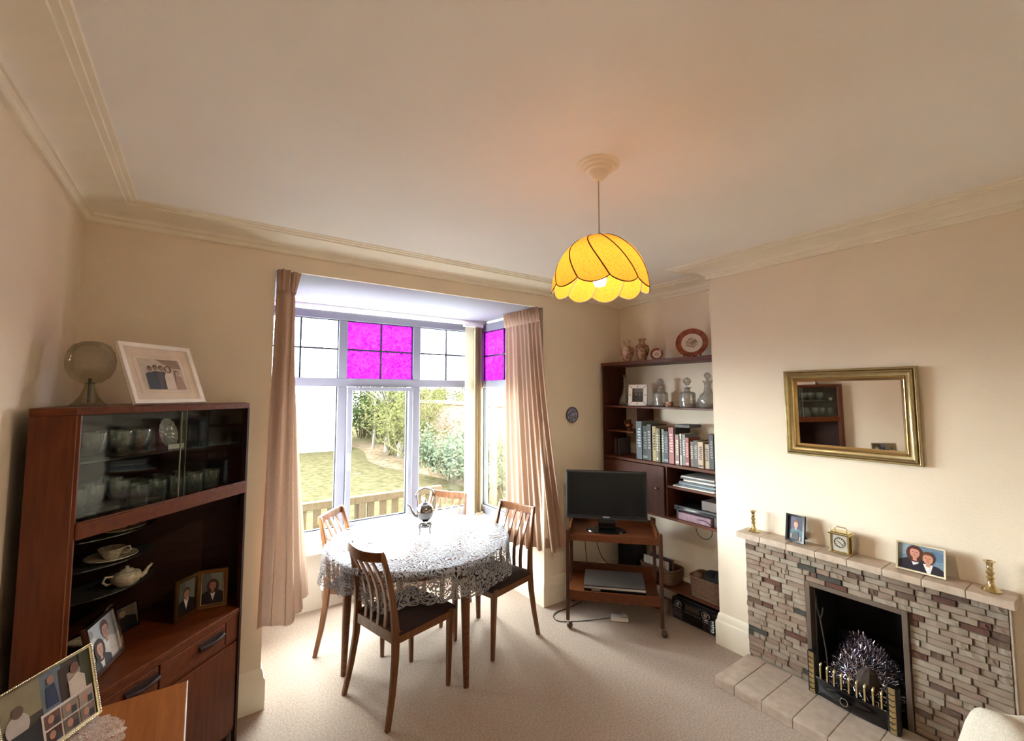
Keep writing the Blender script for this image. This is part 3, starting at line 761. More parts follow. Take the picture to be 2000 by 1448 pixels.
CO = [((60, 54, 46), rect(0, 1, 0, 1)), ((128, 118, 92), rect(0, 0.42, 0.55, 1)), ((96, 108, 122), rect(0.42, 0.66, 0.45, 1)), ((52, 36, 32), rect(0.62, 0.76, 0.45, 0.92)),
      ((150, 140, 128), rect(0.72, 1, 0.42, 0.8)), ((66, 70, 52), rect(0.88, 1, 0.42, 1)), ((172, 162, 156), ell(0.16, 0.52, 0.12, 0.16)), ((92, 68, 56), ell(0.17, 0.70, 0.06, 0.08)),
      ((44, 54, 84), [(0.46, 0.5), (0.47, 0.78), (0.57, 0.80), (0.6, 0.5)]), ((150, 112, 96), ell(0.53, 0.86, 0.04, 0.06)), ((34, 36, 40), rect(0, 0.38, 0, 0.42)), ((192, 180, 168), [(0.72, 0.42), (0.72, 0.68), (0.84, 0.74), (0.92, 0.66), (0.92, 0.42)]),
      ((110, 80, 66), ell(0.81, 0.83, 0.055, 0.075)), ((204, 190, 184), rect(0.38, 0.99, 0.0, 0.46))]
for ix, c in enumerate(((70, 42, 38), (96, 84, 74), (118, 104, 96))):
    for iy in range(2):
        x0 = 0.405 + ix * 0.195; z0 = 0.02 + iy * 0.215
        CO.append((tuple(min(255, v + 30 * iy) for v in c), rect(x0, x0 + 0.175, z0, z0 + 0.19)))
        CO.append(((170, 124, 104), ell(x0 + 0.07, z0 + 0.11, 0.035, 0.055))); CO.append(((60, 60, 66), rect(x0 + 0.1, x0 + 0.16, z0, z0 + 0.1)))
BR_ = Vector((-0.19, 1.634, 0)); dv = Vector((0.586, 0.81, 0)); Wc = 0.215
cl_ = BR_ - dv * (Wc / 2)
framed('photo_frame', 'beaded silver photo frame holding a collage of family snapshots, on the lace doily', Wc, 0.178, 0.006, mat('beaded_silver_gilt', S(214, 202, 170), 0.22, 1.0), (cl_.x, cl_.y, 0.7605), math.atan2(dv.y, dv.x), 0.22, CO, beads=True, depth=0.008)
# ================================================================== curtains
CURT = cloth_thin('dusty_pink_curtain', S(180, 150, 130), 0.09, None, 0.35, 260)
def path_at(P, u):
    L = [0]
    for a, b in zip(P, P[1:]): L.append(L[-1] + math.hypot(b[0] - a[0], b[1] - a[1]))
    s = u * L[-1]
    for i in range(len(P) - 1):
        if s <= L[i + 1] or i == len(P) - 2:
            t = (s - L[i]) / (L[i + 1] - L[i]); a, b = P[i], P[i + 1]
            d = Vector((b[0] - a[0], b[1] - a[1])).normalized()
            # smooth the normal a little across knots
            return a[0] + t * (b[0] - a[0]), a[1] + t * (b[1] - a[1]), d
def curtain(label, top, bot, zt, zb, n, amp, ph=0.0, sgn=1, nu=260, nv=46):
    root = thing('curtain', label, 'curtain')
    def f(u, v, off=0.0):
        a = path_at(top, u); b = path_at(bot, u)
        k = v ** 1.3
        x = a[0] + (b[0] - a[0]) * k; y = a[1] + (b[1] - a[1]) * k
        d = (a[2] * (1 - k) + b[2] * k).normalized()
        head = max(0.0, 1 - (v / 0.058) ** 3) if v < 0.058 else 0.0
        wv = math.sin(2 * PI * n * u + ph + 0.5 * math.sin(3 * v + u * 7))
        wv += 0.35 * math.sin(2 * PI * n * 0.43 * u + 1.3 + 2.2 * v)
        A = amp * (0.55 + 0.45 * min(1, v * 3)) * (0.75 + 0.5 * math.sin(u * 9.0 + 1) ** 2)
        wh = math.sin(2 * PI * n * 1.9 * u + ph + 7 * v)
        q = A * wv * (1 - head) + head * 0.014 * wh + (0.016 * head)
        z = zt + (zb - zt) * v + 0.012 * math.sin(2 * PI * n * 0.5 * u) * v
        return (x - d.y * (q + off), y + d.x * (q + off), z)
    body = MB(); body.grid(lambda u, v: f(u, 0.05 + 0.95 * v), nu, nv); c = body.build('drape', CURT, root, smooth=80, fix=False)
    def hf(u, v):
        p = f(u, 0.058 * v); a = path_at(top, u); d = a[2]
        pin = abs(math.sin(PI * n * 1.15 * u)) ** 0.6
        off = 0.006 + 0.020 * pin * (1 - 0.75 * v) + 0.010 * (1 - v) * math.sin(2 * PI * n * 3.3 * u)
        return (a[0] + sgn * d.y * -off, a[1] + sgn * d.x * off, p[2] + 0.008 * (1 - v) * pin)
    hd = MB(); hd.grid(hf, nu, 6); h = hd.build('pleated_heading', CURT, root, smooth=80, fix=False)
    tr = MB(); tr.tube([(p[0], p[1], zt + 0.004) for p in top], 0.006, 6); tr.build('curtain_track', WHITE, root)
    return root
curtain('long dusty pink curtain hanging at the left side of the bay, beside the corner cabinet',
        [(0.305, 2.655), (0.35, 2.652), (0.392, 2.668), (0.398, 2.72), (0.40, 2.80), (0.405, 2.90), (0.415, 3.0)],
        [(0.272, 2.645), (0.335, 2.645), (0.40, 2.625), (0.452, 2.655), (0.485, 2.74), (0.52, 2.85), (0.565, 2.96)], 2.262, 0.405, 5.5, 0.012, 0.6, -1)
curtain('long dusty pink curtain hanging at the right side of the bay, beside the wall plate',
        [(2.088, 3.10), (2.095, 2.95), (2.10, 2.80), (2.108, 2.645)],
        [(2.035, 2.99), (2.085, 2.86), (2.145, 2.73), (2.225, 2.635), (2.335, 2.632)], 2.262, 0.41, 9.5, 0.013, 2.1, -1)

# ================================================================== vertical blind gathered in the bay corner
bl = thing('vertical_blind', 'cream vertical blind gathered at the corner post of the bay window', 'blind')
VANE = cloth_thin('cream_blind_vane', S(222, 216, 198), 0.4, None, 0.1, 300)
VANE_SHADE = cloth_thin('shaded_blind_vane', S(176, 158, 130), 0.12, None, 0.1, 300)  # same blind cloth; the stack's shade is put into this darker copy
q = MB(); q.box(1.93, 2.13, 3.525, 3.56, 2.213, 2.238); q.build('head_rail', WHITE, bl, bevel=0.003)
q = MB(); q.box(1.945, 2.035, 3.5405, 3.5415, 0.515, 2.213); q.build('vane', VANE, bl)
for k in range(7):
    x = 2.046 + k * 0.0115
    T_ = Matrix.Translation((x, 3.54, 0)) @ Matrix.Rotation(math.radians(68 + 3 * (k % 3)), 4, 'Z')
    q = MB(); q.grid(lambda i, j: T_ @ Vector(((i - 0.5) * 0.088, 0.004 * (1 - (2 * i - 1) ** 2), 0.512 + 1.70 * j)), 5, 1); q.build('vane', VANE_SHADE, bl, fix=False, smooth=60)
q = MB(); q.box(2.04, 2.12, 3.50, 3.58, 0.5065, 0.53); q.build('bottom_weight', mat('blind_weight', S(150, 134, 112), 0.6), bl, bevel=0.003)

# ================================================================== radiator
rd = thing('radiator', 'white panel radiator under the bay window behind the dining table', 'radiator')
q = MB()
q.grid(lambda u, v: (0.86 + 1.1 * u, 3.535 - 0.012 * (1 if (int(u * 80) % 4) in (1, 2) else 0), 0.12 + 0.30 * v), 80, 1)
q.box(0.86, 1.96, 3.536, 3.575, 0.12, 0.42); q.build('panel', WHITE, rd)
for x in (1.0, 1.8):
    q = MB(); q.box(x - 0.015, x + 0.015, 3.575, 3.62, 0.13, 0.40); q.build('bracket', WHITE, rd)
q = MB(); q.tube([(0.785, 3.545, 0.0), (0.785, 3.545, 0.10)], 0.0075, 8); q.build('pipe', mat('copper_brown_pipe', S(120, 84, 62), 0.4, 0.5), rd)
q = MB(); q.tube([(0.785, 3.545, 0.10), (0.785, 3.545, 0.165)], 0.014, 10); q.tube([(0.785, 3.545, 0.14), (0.862, 3.545, 0.14)], 0.010, 8); vb = q.build('valve_body', CHROME, rd, smooth=40)
q = MB(); q.lathe([(0.0001, 0.165), (0.022, 0.165), (0.024, 0.20), (0.021, 0.205), (0.019, 0.24), (0.012, 0.248), (0.0001, 0.248)], 16, (0.785, 3.545, 0)); q.build('thermostat_head', WHITE, vb, smooth=40)

# ================================================================== dining table, cloth
TC = Vector((1.197, 2.766, 0)); TR_ = 0.572
tb = thing('dining_table', 'round dark wood dining table under the white lace cloth', 'table', TC)
q = MB(); q.lathe([(0.0001, 0.642), (0.543, 0.642), (0.553, 0.650), (0.553, 0.658), (0.547, 0.662), (0.0001, 0.662)], 64); q.build('tabletop', TABLEW, tb, smooth=40)
q = MB(); q.lathe([(0.475, 0.580), (0.49, 0.580), (0.49, 0.642), (0.475, 0.642), (0.475, 0.580)], 48); q.build('apron', TABLEW, tb, smooth=40)
for x, y in ((1.239, 2.215), (0.718, 2.706), (1.676, 2.826), (1.155, 3.317)):
    q = MB(); lx, ly = x - TC.x, y - TC.y; k = 0.965
    q.tube([(lx * k, ly * k, 0.642), (lx, ly, 0.0)], [0.030, 0.016], 12); q.build('leg', TABLEW, tb, smooth=50)
LACE = cloth_thin('white_lace', S(156, 154, 156), 0.25, lace_alpha(36, -0.48), 0.2, 180)
def clothpt(u, v):
    a = 2 * PI * u
    top = 0.62
    if v <= top:
        r = TR_ * v / top
        return (r * math.cos(a), r * math.sin(a), 0.6665)
    s = (v - top) / (1 - top)
    hem = 0.180 + 0.011 * abs(math.sin(a * 24)) + 0.014 * math.sin(a * 5 + 1) * s
    d = s * hem
    fold = math.sin(a * 13 + 0.8 * math.sin(a * 3)) * 0.5 + 0.5 * math.sin(a * 8 + 2)
    # round over the table edge, then fall
    if d < 0.018:
        th = d / 0.018 * PI / 2; r = TR_ + 0.011 * math.sin(th); z = 0.6665 - 0.011 * (1 - math.cos(th))
    else:
        r = TR_ + 0.011 + (d - 0.018) * 0.16 * fold + 0.02 * (d - 0.018); z = 0.6555 - (d - 0.018)
    x, y = r * math.cos(a), r * math.sin(a)
    over = -(x * 0.968 + y * 0.251) - 0.515          # the near chair's back presses the cloth in
    lat = x * 0.251 - y * 0.968
    over *= max(0.0, min(1.0, (0.638 - z) / 0.03))
    if over > 0 and 0.05 < lat < 0.5: x += 0.968 * over; y += 0.251 * over
    return (x, y, z)
q = MB(); q.grid(clothpt, 288, 50, wrap=True)
tcl = tag(q.build('tablecloth', LACE, smooth=60, fix=False), 'round white lace tablecloth with scalloped hem draped over the dining table', 'tablecloth'); tcl.location = TC

# ================================================================== dining chairs
def make_chair():
    c = thing('dining_chair', '', 'chair')
    def rear(s):
        P_ = [(s * 0.200, -0.235, 0), (s * 0.190, -0.205, 0.15), (s * 0.180, -0.185, 0.30), (s * 0.174, -0.180, 0.42), (s * 0.166, -0.192, 0.55), (s * 0.158, -0.220, 0.70), (s * 0.150, -0.250, 0.815)]
        W_ = [0.024, 0.030, 0.036, 0.040, 0.032, 0.027, 0.022]
        b = MB(); vs = []
        for (x, y, z), w in zip(P_, W_):
            for i, j in ((-1, -1), (1, -1), (1, 1), (-1, 1)): vs.append((x + i * 0.011, y + j * w / 2, z))
        fs = [(3, 2, 1, 0), tuple(24 + k for k in range(4))]
        for l in range(6):
            for k in range(4): fs.append((l * 4 + k, l * 4 + (k + 1) % 4, l * 4 + 4 + (k + 1) % 4, l * 4 + 4 + k))
        b.add(vs, fs); b.build('rear_leg', CHAIRW, c, bevel=0.004)
    rear(-1); rear(1)
    for s in (-1, 1):
        b = MB(); b.bar((s * 0.176, 0.172, 0.42), (s * 0.166, 0.172, 0.0), 0.034, 0.034, (0, 1, 0), 0.62); b.build('front_leg', CHAIRW, c, bevel=0.005)
        b = MB(); b.bar((s * 0.172, -0.175, 0.393), (s * 0.176, 0.165, 0.393), 0.020, 0.056); b.build('side_rail', CHAIRW, c, bevel=0.003)
    b = MB(); b.bar((-0.17, 0.178, 0.393), (0.17, 0.178, 0.393), 0.020, 0.056); b.build('front_rail', CHAIRW, c, bevel=0.003)
    b = MB(); b.bar((-0.168, -0.182, 0.393), (0.168, -0.182, 0.393), 0.020, 0.056); b.build('rear_rail', CHAIRW, c, bevel=0.003)
    # seat pad
    b = MB()
    def seat(u, v):
        x = (u - 0.5) * 2; y = (v - 0.5) * 2
        hw = 0.188 + 0.004 * v
        e = max(abs(x), abs(y)) ** 6
        return (x * hw, -0.168 + 0.372 * v, 0.418 + 0.036 * (1 - e) + 0.004 * (1 - x * x) * (1 - y * y))
    b.grid(seat, 16, 16); b.box(-0.188, 0.188, -0.168, 0.202, 0.405, 0.419); b.build('seat', FABRIC, c, smooth=50)
    # curved crest rail: bowed back in the middle, deeper at the centre underneath
    b = MB(); n = 14; vs = []
    for k in range(n + 1):
        t = k / n * 2 - 1; x = 0.161 * t; y = -0.252 - 0.030 * (1 - t * t); zt = 0.812 + 0.012 * t * t; zb = 0.766 - 0.008 * (1 - t * t) ** 2 + 0.010 * t * t
        for dy in (-0.009, 0.009): vs += [(x, y + dy, zb), (x, y + dy, zt)]
    fs = [(0, 1, 3, 2), (4 * n, 4 * n + 2, 4 * n + 3, 4 * n + 1)]
    for k in range(n):
        a = 4 * k; d = a + 4
        fs += [(a, d, d + 1, a + 1), (a + 2, a + 3, d + 3, d + 2), (a + 1, d + 1, d + 3, a + 3), (a, a + 2, d + 2, d)]
    b.add(vs, fs); b.build('crest_rail', CHAIRW, c, smooth=40, bevel=0.004)
    for k in range(4):
        t = (k - 1.5) / 1.5; x0 = 0.088 * t; x1 = 0.098 * t
        b = MB(); vs = []
        N = 6
        for j in range(N + 1):
            u = j / N; x = x0 + (x1 - x0) * u * 1.05; z = 0.415 + 0.360 * u
            y = -0.184 - 0.092 * u * u + (0.012 * math.sin(PI * u)) - 0.004 * (1 - t * t)
            for i, jj in ((-1, -1), (1, -1), (1, 1), (-1, 1)): vs.append((x + i * 0.0105, y + jj * 0.005, z))
        fs = [(3, 2, 1, 0), tuple(N * 4 + m_ for m_ in range(4))]
        for l in range(N):
            for m_ in range(4): fs.append((l * 4 + m_, l * 4 + (m_ + 1) % 4, l * 4 + 4 + (m_ + 1) % 4, l * 4 + 4 + m_))
        b.add(vs, fs); b.build('slat', CHAIRW, c)
    return c
ch0 = make_chair()
def seat_at(mid, f):
    f = Vector(f).normalized()
    return (mid[0] + 0.25 * f.x, mid[1] + 0.25 * f.y, 0), math.atan2(-f.x, f.y)
CH = [((0.714, 2.338), (0.968, 0.251), 'slatted wooden dining chair at the table, back towards the corner cabinet'),
      ((0.734, 3.150), (0.775, -0.63), 'slatted wooden dining chair inside the bay next to the left curtain'),
      ((1.850, 2.597), (-0.968, -0.252), 'slatted wooden dining chair in front of the right curtain, near the television trolley'),
      ((1.640, 3.235), (-0.81, -0.587), 'slatted wooden dining chair in the bay behind the silver kettle')]
for i, (m_, f, lb) in enumerate(CH):
    loc, rz = seat_at(m_, f)
    o = ch0 if i == 0 else dup(ch0, loc, rz)
    o.location = loc; o.rotation_euler = (0, 0, rz); o['label'] = lb; o['group'] = 'dining chairs around the table'

# ================================================================== silver kettle on its stand
KC = Vector((1.254, 2.822, 0.6675))
KSIL = mat('kettle_silver', S(150, 148, 146), 0.1, 1.0, var=0.06)
st = thing('kettle_stand', 'silver kettle stand with curved legs and spirit burner on the lace tablecloth', 'stand', KC)
kang = math.atan2(0.39, -0.92)
q = MB(); q.lathe([(0.030, 0.066), (0.046, 0.062), (0.049, 0.068), (0.046, 0.074), (0.044, 0.074), (0.030, 0.070), (0.030, 0.066)], 28); q.build('ring', KSIL, st, smooth=40)
for k in range(4):
    a = kang + PI / 4 + k * PI / 2; c_, s_ = math.cos(a), math.sin(a)
    q = MB(); q.tube([(c_ * r, s_ * r, z) for r, z in ((0.044, 0.070), (0.052, 0.060), (0.050, 0.045), (0.041, 0.028), (0.042, 0.012), (0.050, 0.003))], [0.004, 0.0045, 0.004, 0.003, 0.003, 0.005], 8); lg = q.build('leg', KSIL, st, smooth=60)
    q = MB(); q.tube([(c_ * 0.044, s_ * 0.044, 0.072), (c_ * 0.056, s_ * 0.056, 0.078)], 0.0025, 6); q.build('scroll', KSIL, lg)
q = MB(); q.lathe([(0.0001, 0.032), (0.018, 0.032), (0.032, 0.040), (0.034, 0.052), (0.020, 0.058), (0.010, 0.064), (0.0001, 0.064)], 24); q.build('burner', KSIL, st, smooth=40)
kt = thing('silver_kettle', 'polished silver tea kettle with tall hooped handle and curved spout, on its stand', 'kettle', (KC.x, KC.y, KC.z + 0.080), kang)
kt.scale = st.scale = (1.06, 1.06, 1.06)
q = MB(); q.lathe([(0.0001, 0), (0.028, 0), (0.030, 0.006), (0.044, 0.020), (0.053, 0.045), (0.054, 0.065), (0.048, 0.088), (0.034, 0.102), (0.024, 0.105), (0.0001, 0.105)], 40); q.build('body', KSIL, kt, smooth=50)
q = MB(); q.lathe([(0.025, 0.105), (0.022, 0.110), (0.012, 0.116), (0.004, 0.118), (0.007, 0.125), (0.003, 0.132), (0.0001, 0.134)], 24); q.build('lid', KSIL, kt, smooth=50)
q = MB(); q.tube([(0.044, 0, 0.030), (0.066, 0, 0.040), (0.082, 0, 0.066), (0.094, 0, 0.096), (0.112, 0, 0.108)], [0.013, 0.010, 0.007, 0.0055, 0.005], 10); q.build('spout', KSIL, kt, smooth=60)
q = MB(); q.tube([(x, 0, z) for x, z in ((0.047, 0.088), (0.048, 0.12), (0.056, 0.145), (0.058, 0.165), (0.040, 0.190), (0.0, 0.203), (-0.040, 0.190), (-0.058, 0.165), (-0.056, 0.145), (-0.048, 0.12), (-0.047, 0.088))],
                 [0.004, 0.003, 0.0035, 0.0045, 0.0045, 0.005, 0.0045, 0.0045, 0.0035, 0.003, 0.004], 8); q.build('handle', KSIL, kt, smooth=60)

# ================================================================== pendant lamp
PC = Vector((1.169, 1.116, 0))
pl = thing('pendant_lamp', 'lit pendant lamp with yellow scalloped petal shade on a ceiling cord', 'lamp', (PC.x, PC.y, CZ))
q = MB(); q.lathe([(0.078, 0), (0.078, -0.006), (0.066, -0.010), (0.064, -0.016), (0.050, -0.018), (0.048, -0.026), (0.038, -0.030), (0.034, -0.042), (0.022, -0.056), (0.010, -0.062), (0.0001, -0.063)], 36); q.build('ceiling_rose', TRIM, pl, smooth=30)
q = MB(); q.tube([(0, 0, -0.06), (0, 0, -0.285)], 0.0028, 8); q.build('cord', mat('white_flex', S(190, 176, 158), 0.5), pl)
q = MB(); q.lathe([(0.0001, -0.27), (0.016, -0.27), (0.018, -0.30), (0.020, -0.385), (0.0001, -0.385)], 16); q.build('bulb_holder', WHITE, pl, smooth=40)
SHADE = cloth_thin('yellow_lampshade', (0.25, 0.080, 0.0095), 0.42, None, 0.1, 120)
NP = 10; RS = 0.172
def shade_pt(u, v):
    # v: 0 crown, 1 rim; twisted petals puffed between the seams
    th = v * PI / 2 * 0.97 + 0.10 * (1 - v)
    a = 2 * PI * u + 0.95 * v
    lobe = abs(math.sin(PI * NP * u))
    r = RS * math.sin(th) * (1 + 0.030 * lobe * v)
    z = -0.272 - 0.190 * (1 - math.cos(th)) / (1 - math.cos(PI / 2 * 0.97)) - 0.022 * lobe ** 0.8 * v ** 5
    return (r * math.cos(a), r * math.sin(a), z)
q = MB(); q.grid(shade_pt, NP * 12, 22, wrap=True); sh = q.build('shade', SHADE, pl, smooth=40, fix=False)
SEAM = mat('dark_brown_braid', S(44, 28, 8), 0.8)
for k in range(NP):
    q = MB(); q.tube([Vector(shade_pt(k / NP, v / 20)) for v in range(21)], 0.0023, 6); q.build('seam_rib', SEAM, sh)
q = MB(); q.tube([shade_pt(i / (NP * 12), 1.0) for i in range(NP * 12 + 1)], 0.002, 6); q.build('rim_braid', SEAM, sh)
bm_ = bpy.data.materials.new('lit_bulb'); bm_.use_nodes = True
be = bm_.node_tree.nodes['Principled BSDF']; be.inputs['Emission Color'].default_value = (1.0, 0.88, 0.68, 1); be.inputs['Emission Strength'].default_value = LAMP_W / (PI * 0.0095)
nz = bm_.node_tree.nodes.new('ShaderNodeTexNoise'); bm_.node_tree.links.new(nz.outputs['Fac'], be.inputs['Roughness'])
q = MB(); q.lathe([(0.0001, -0.462), (0.018, -0.457), (0.023, -0.442), (0.023, -0.412), (0.016, -0.388), (0.0001, -0.386)], 16); q.build('bulb', bm_, pl, smooth=60)
# ================================================================== alcove shelving
AX0, AX1, AY0, AY1 = 2.782, XA - 0.003, BY1 + 0.004, 2.642
su = thing('shelf_unit', 'dark mahogany shelf unit with cupboard, fitted into the alcove beside the chimney breast', 'shelf')
def sbox(name, m, *bx, bevel=0.0015):
    b = MB()
    for x in bx: b.box(*x)
    return b.build(name, m, su, bevel=bevel)
sbox('top_shelf', SHELFW, (AX0 - 0.006, AX1, AY0, AY1 + 0.012, 1.830, 1.858))
sbox('side_panel', SHELFV, (AX0, AX1, AY1 - 0.02, AY1, 0.70, 1.830))
sbox('middle_shelf', SHELFW, (AX0 + 0.004, AX1, AY0, AY1 - 0.02, 1.484, 1.498))
sbox('book_shelf', SHELFW, (AX0, AX1, AY0, AY1 - 0.02, 1.066, 1.086))
sbox('small_shelf', SHELFW, (AX0 + 0.03, AX1, 2.345, AY1 - 0.02, 1.283, 1.296))
sbox('divider', SHELFV, (AX0 + 0.06, AX1, 2.332, 2.345, 1.086, 1.484))
sbox('cupboard_side', SHELFV, (AX0 + 0.002, AX1, 2.020, 2.036, 0.70, 1.066))
sbox('cupboard_base', SHELFW, (AX0 + 0.002, AX1, AY0, AY1 - 0.02, 0.69, 0.708))
sbox('inner_shelf', SHELFW, (AX0 + 0.006, AX1, AY0, 2.020, 0.916, 0.932))
sbox('back_panel', SHELFV, (AX1 - 0.012, AX1, AY0, 2.62, 0.708, 1.066))
cd = sbox('cupboard_door', SHELFV, (AX0 - 0.012, AX0 + 0.002, 2.038, AY1 - 0.022, 0.712, 1.062))
q = MB(); q.ball((AX0 - 0.02, 2.10, 0.9), 0.010); q.build('knob', BRASS, cd, smooth=60)
sbox('lower_shelf', SHELFW, (2.862, AX1, AY0, 2.62, 0.156, 0.172))
for y in (AY0 + 0.003, 2.60):
    sbox('shelf_support', SHELFV, (2.995, AX1 - 0.022, y, y + 0.018, 0.0, 0.156))
# things on the top shelf
def imari(name, seed):
    m = mat(name, S(150, 66, 44), 0.2, var=0.3, col2=S(216, 196, 172), vscale=34, detail=2)
    return m
IM1 = imari('imari_red_white', 1)
IMD = mat('imari_dark_blue_red', S(96, 40, 30), 0.2, col2=S(190, 150, 118), vscale=40, detail=2)
IMW = mat('imari_white_centre', S(222, 206, 190), 0.2, var=0.03)
IMP = mat('imari_flower_print', S(120, 84, 66), 0.2, col2=S(214, 190, 170), vscale=60, detail=2)
for (y, lb, m) in ((2.468, 'red and white patterned china vase with flared neck, next to the alcove corner', IM1), (2.312, 'red and white patterned china vase with flared neck, next to the small upright plate', IMD)):
    q = MB(); q.lathe([(0.0001, 0), (0.036, 0), (0.038, 0.008), (0.034, 0.016), (0.050, 0.06), (0.058, 0.095), (0.050, 0.125), (0.024, 0.142), (0.019, 0.16), (0.034, 0.182), (0.031, 0.182), (0.016, 0.16), (0.016, 0.14), (0.0001, 0.13)], 28)
    o = tag(q.build('china_vase', m, smooth=50), lb, 'vase'); o.location = (2.90, y, 1.859)
def plate(name, label, loc, r, tilt, face, rim, stand=None):
    t = thing(name, label, 'plate', loc, face, None, -tilt)
    Rx = Matrix.Rotation(math.radians(90), 3, 'X')
    def lat(prof): q = MB(); q.lathe(prof, 40, (0, 0, r), Rx); return q
    lat([(r, 0.010), (r * 0.99, 0.013), (r * 0.64, 0.002), (r * 0.64, -0.002), (r, 0.010)]).build('rim', rim, t, smooth=50)
    lat([(r * 0.65, 0.003), (r * 0.62, 0.002), (0.0001, 0.001), (0.0001, -0.003), (r * 0.65, -0.002), (r * 0.65, 0.003)]).build('well', IMW, t, smooth=40)
    q = MB(); q.add([(r * 0.38 * math.cos(k * PI / 16) * (1 + 0.12 * math.cos(k * 5)), -0.0035, r + r * 0.34 * math.sin(k * PI / 16) * (1 + 0.12 * math.cos(k * 7))) for k in range(32)], [tuple(range(32))]); q.build('flower_print', IMP, t, fix=False)
    return t
RIM = mat('imari_rim', S(112, 44, 30), 0.2, col2=S(156, 82, 56), vscale=26, detail=1)
face = math.radians(-64)
plate('china_plate', 'large red rimmed china plate standing upright on the top shelf by the chimney breast', (2.888, 1.862, 1.8615), 0.113, 0.30, face, RIM)
plate('china_plate', 'small red rimmed china plate standing upright next to the two vases', (2.905, 2.178, 1.8605), 0.050, 0.30, face, RIM)
for y, k, lb in ((1.862, 1.0, 'wooden easel stand holding the large red rimmed plate'), (2.178, 0.45, 'tiny wooden easel stand holding the small red rimmed plate')):
    q = MB()
    for s in (-1, 1):
        q.tube([(0.02 * k, s * 0.04 * k, 0.0045), (-0.055 * k, s * 0.04 * k, 0.0045), (-0.06 * k, s * 0.04 * k, 0.016 * k)], 0.004 * k + 0.0012, 6); q.tube([(0.02 * k, s * 0.04 * k, 0.005), (0.085 * k, s * 0.02 * k, 0.12 * k)], 0.004 * k + 0.001, 6)
    q.tube([(0.02 * k, -0.04 * k, 0.007), (0.02 * k, 0.04 * k, 0.007)], 0.003 * k + 0.001, 6)
    o = tag(q.build('plate_easel', SHELFV), lb, 'stand'); o.location = (2.915 if k == 1 else 2.92, y, 1.859)
# decanters and others on the middle shelf
DEC = glassmat('decanter_crystal', (0.82, 0.78, 0.72), 0.3, 0.16, 0.06)
def decanter(kind, label, loc):
    t = thing('decanter', label, 'decanter', loc)
    if kind == 'square':
        body = [(0.0001, 0), (0.052, 0), (0.056, 0.006), (0.056, 0.095), (0.050, 0.108), (0.022, 0.116), (0.018, 0.135), (0.030, 0.142), (0.030, 0.147), (0.014, 0.147), (0.012, 0.12), (0.045, 0.10), (0.048, 0.012), (0.0001, 0.012)]; top = 0.147; sr = 0.030
    elif kind == 'round':
        body = [(0.0001, 0), (0.045, 0), (0.062, 0.03), (0.066, 0.06), (0.052, 0.09), (0.028, 0.112), (0.022, 0.15), (0.024, 0.175), (0.034, 0.185), (0.034, 0.19), (0.016, 0.19), (0.014, 0.12), (0.05, 0.06), (0.04, 0.012), (0.0001, 0.012)]; top = 0.19; sr = 0.024
    else:
        body = [(0.0001, 0), (0.048, 0), (0.054, 0.02), (0.048, 0.055), (0.026, 0.10), (0.013, 0.15), (0.010, 0.20), (0.018, 0.212), (0.016, 0.214), (0.008, 0.20), (0.018, 0.10), (0.04, 0.03), (0.0001, 0.012)]; top = 0.214; sr = 0.017
    q = MB(); q.lathe(body, 24, fn=lambda a, z: 1 + 0.018 * math.cos(16 * a) * (0.01 < z < 0.09)); q.build('bottle', DEC, t, smooth=50)
    q = MB(); q.lathe([(0.0001, top - 0.01), (0.010, top - 0.01), (0.009, top + 0.012), (sr * 0.6, top + 0.020), (sr, top + 0.012 + sr), (sr * 0.7, top + 0.012 + 1.7 * sr), (0.0001, top + 0.012 + 2 * sr)], 18); q.build('stopper', DEC, t, smooth=40)
decanter('tall', 'slender tall glass decanter at the end of the middle shelf by the cupboard side', (2.92, 2.515, 1.4985))
decanter('square', 'straight sided glass decanter with ball stopper, behind the silver photo frame', (2.92, 2.160, 1.4985))
decanter('square', 'straight sided glass decanter with ball stopper, right next to the small painted pot', (2.90, 1.912, 1.4985))
decanter('round', 'bulbous glass decanter with wide lip against the chimney breast', (2.90, 1.752, 1.4985))
q = MB(); q.lathe([(0.0001, 0), (0.022, 0), (0.032, 0.012), (0.030, 0.034), (0.034, 0.038), (0.030, 0.038), (0.026, 0.012), (0.0001, 0.006)], 20)
o = tag(q.build('painted_pot', IM1, smooth=50), 'small red and white painted china pot between two decanters', 'pot'); o.location = (2.87, 2.048, 1.4985)
ENGS = mat('engraved_silver', S(238, 232, 226), 0.35, 0.25, var=0.05, vscale=50)
sf_ = framed('photo_frame', 'silver photo frame with mitred border and dark portrait, on the middle shelf before a decanter', 0.148, 0.172, 0.030, ENGS,
       (2.858, 2.333, 1.4995), math.radians(-62), 0.16, [((78, 74, 72), rect(0, 1, 0, 1)), ((108, 104, 100), rect(0, 1, 0.72, 1)), ((54, 48, 48), ell(0.32, 0.3, 0.24, 0.4)), ((60, 56, 54), ell(0.68, 0.28, 0.24, 0.4)), ((128, 108, 98), ell(0.33, 0.58, 0.09, 0.1)), ((122, 104, 94), ell(0.66, 0.54, 0.09, 0.1))])
for sx in (-1, 1):
    for sz in (0, 1):
        q = MB(); z_a, z_b = (0.004, 0.031) if sz == 0 else (0.168, 0.141)
        q.tube([(sx * 0.071, -0.0145, z_a), (sx * 0.045, -0.0135, z_b)], 0.0016, 5); q.build('mitre_line', BLACKP, sf_)
for px, pz in ((0, 0.016), (0, 0.156), (-0.059, 0.086), (0.059, 0.086)):
    q = MB(); q.ball((px, -0.0145, pz), 0.0045, 0.0015, 0.0045, 10, 6); q.build('corner_boss', BLACKP, sf_)
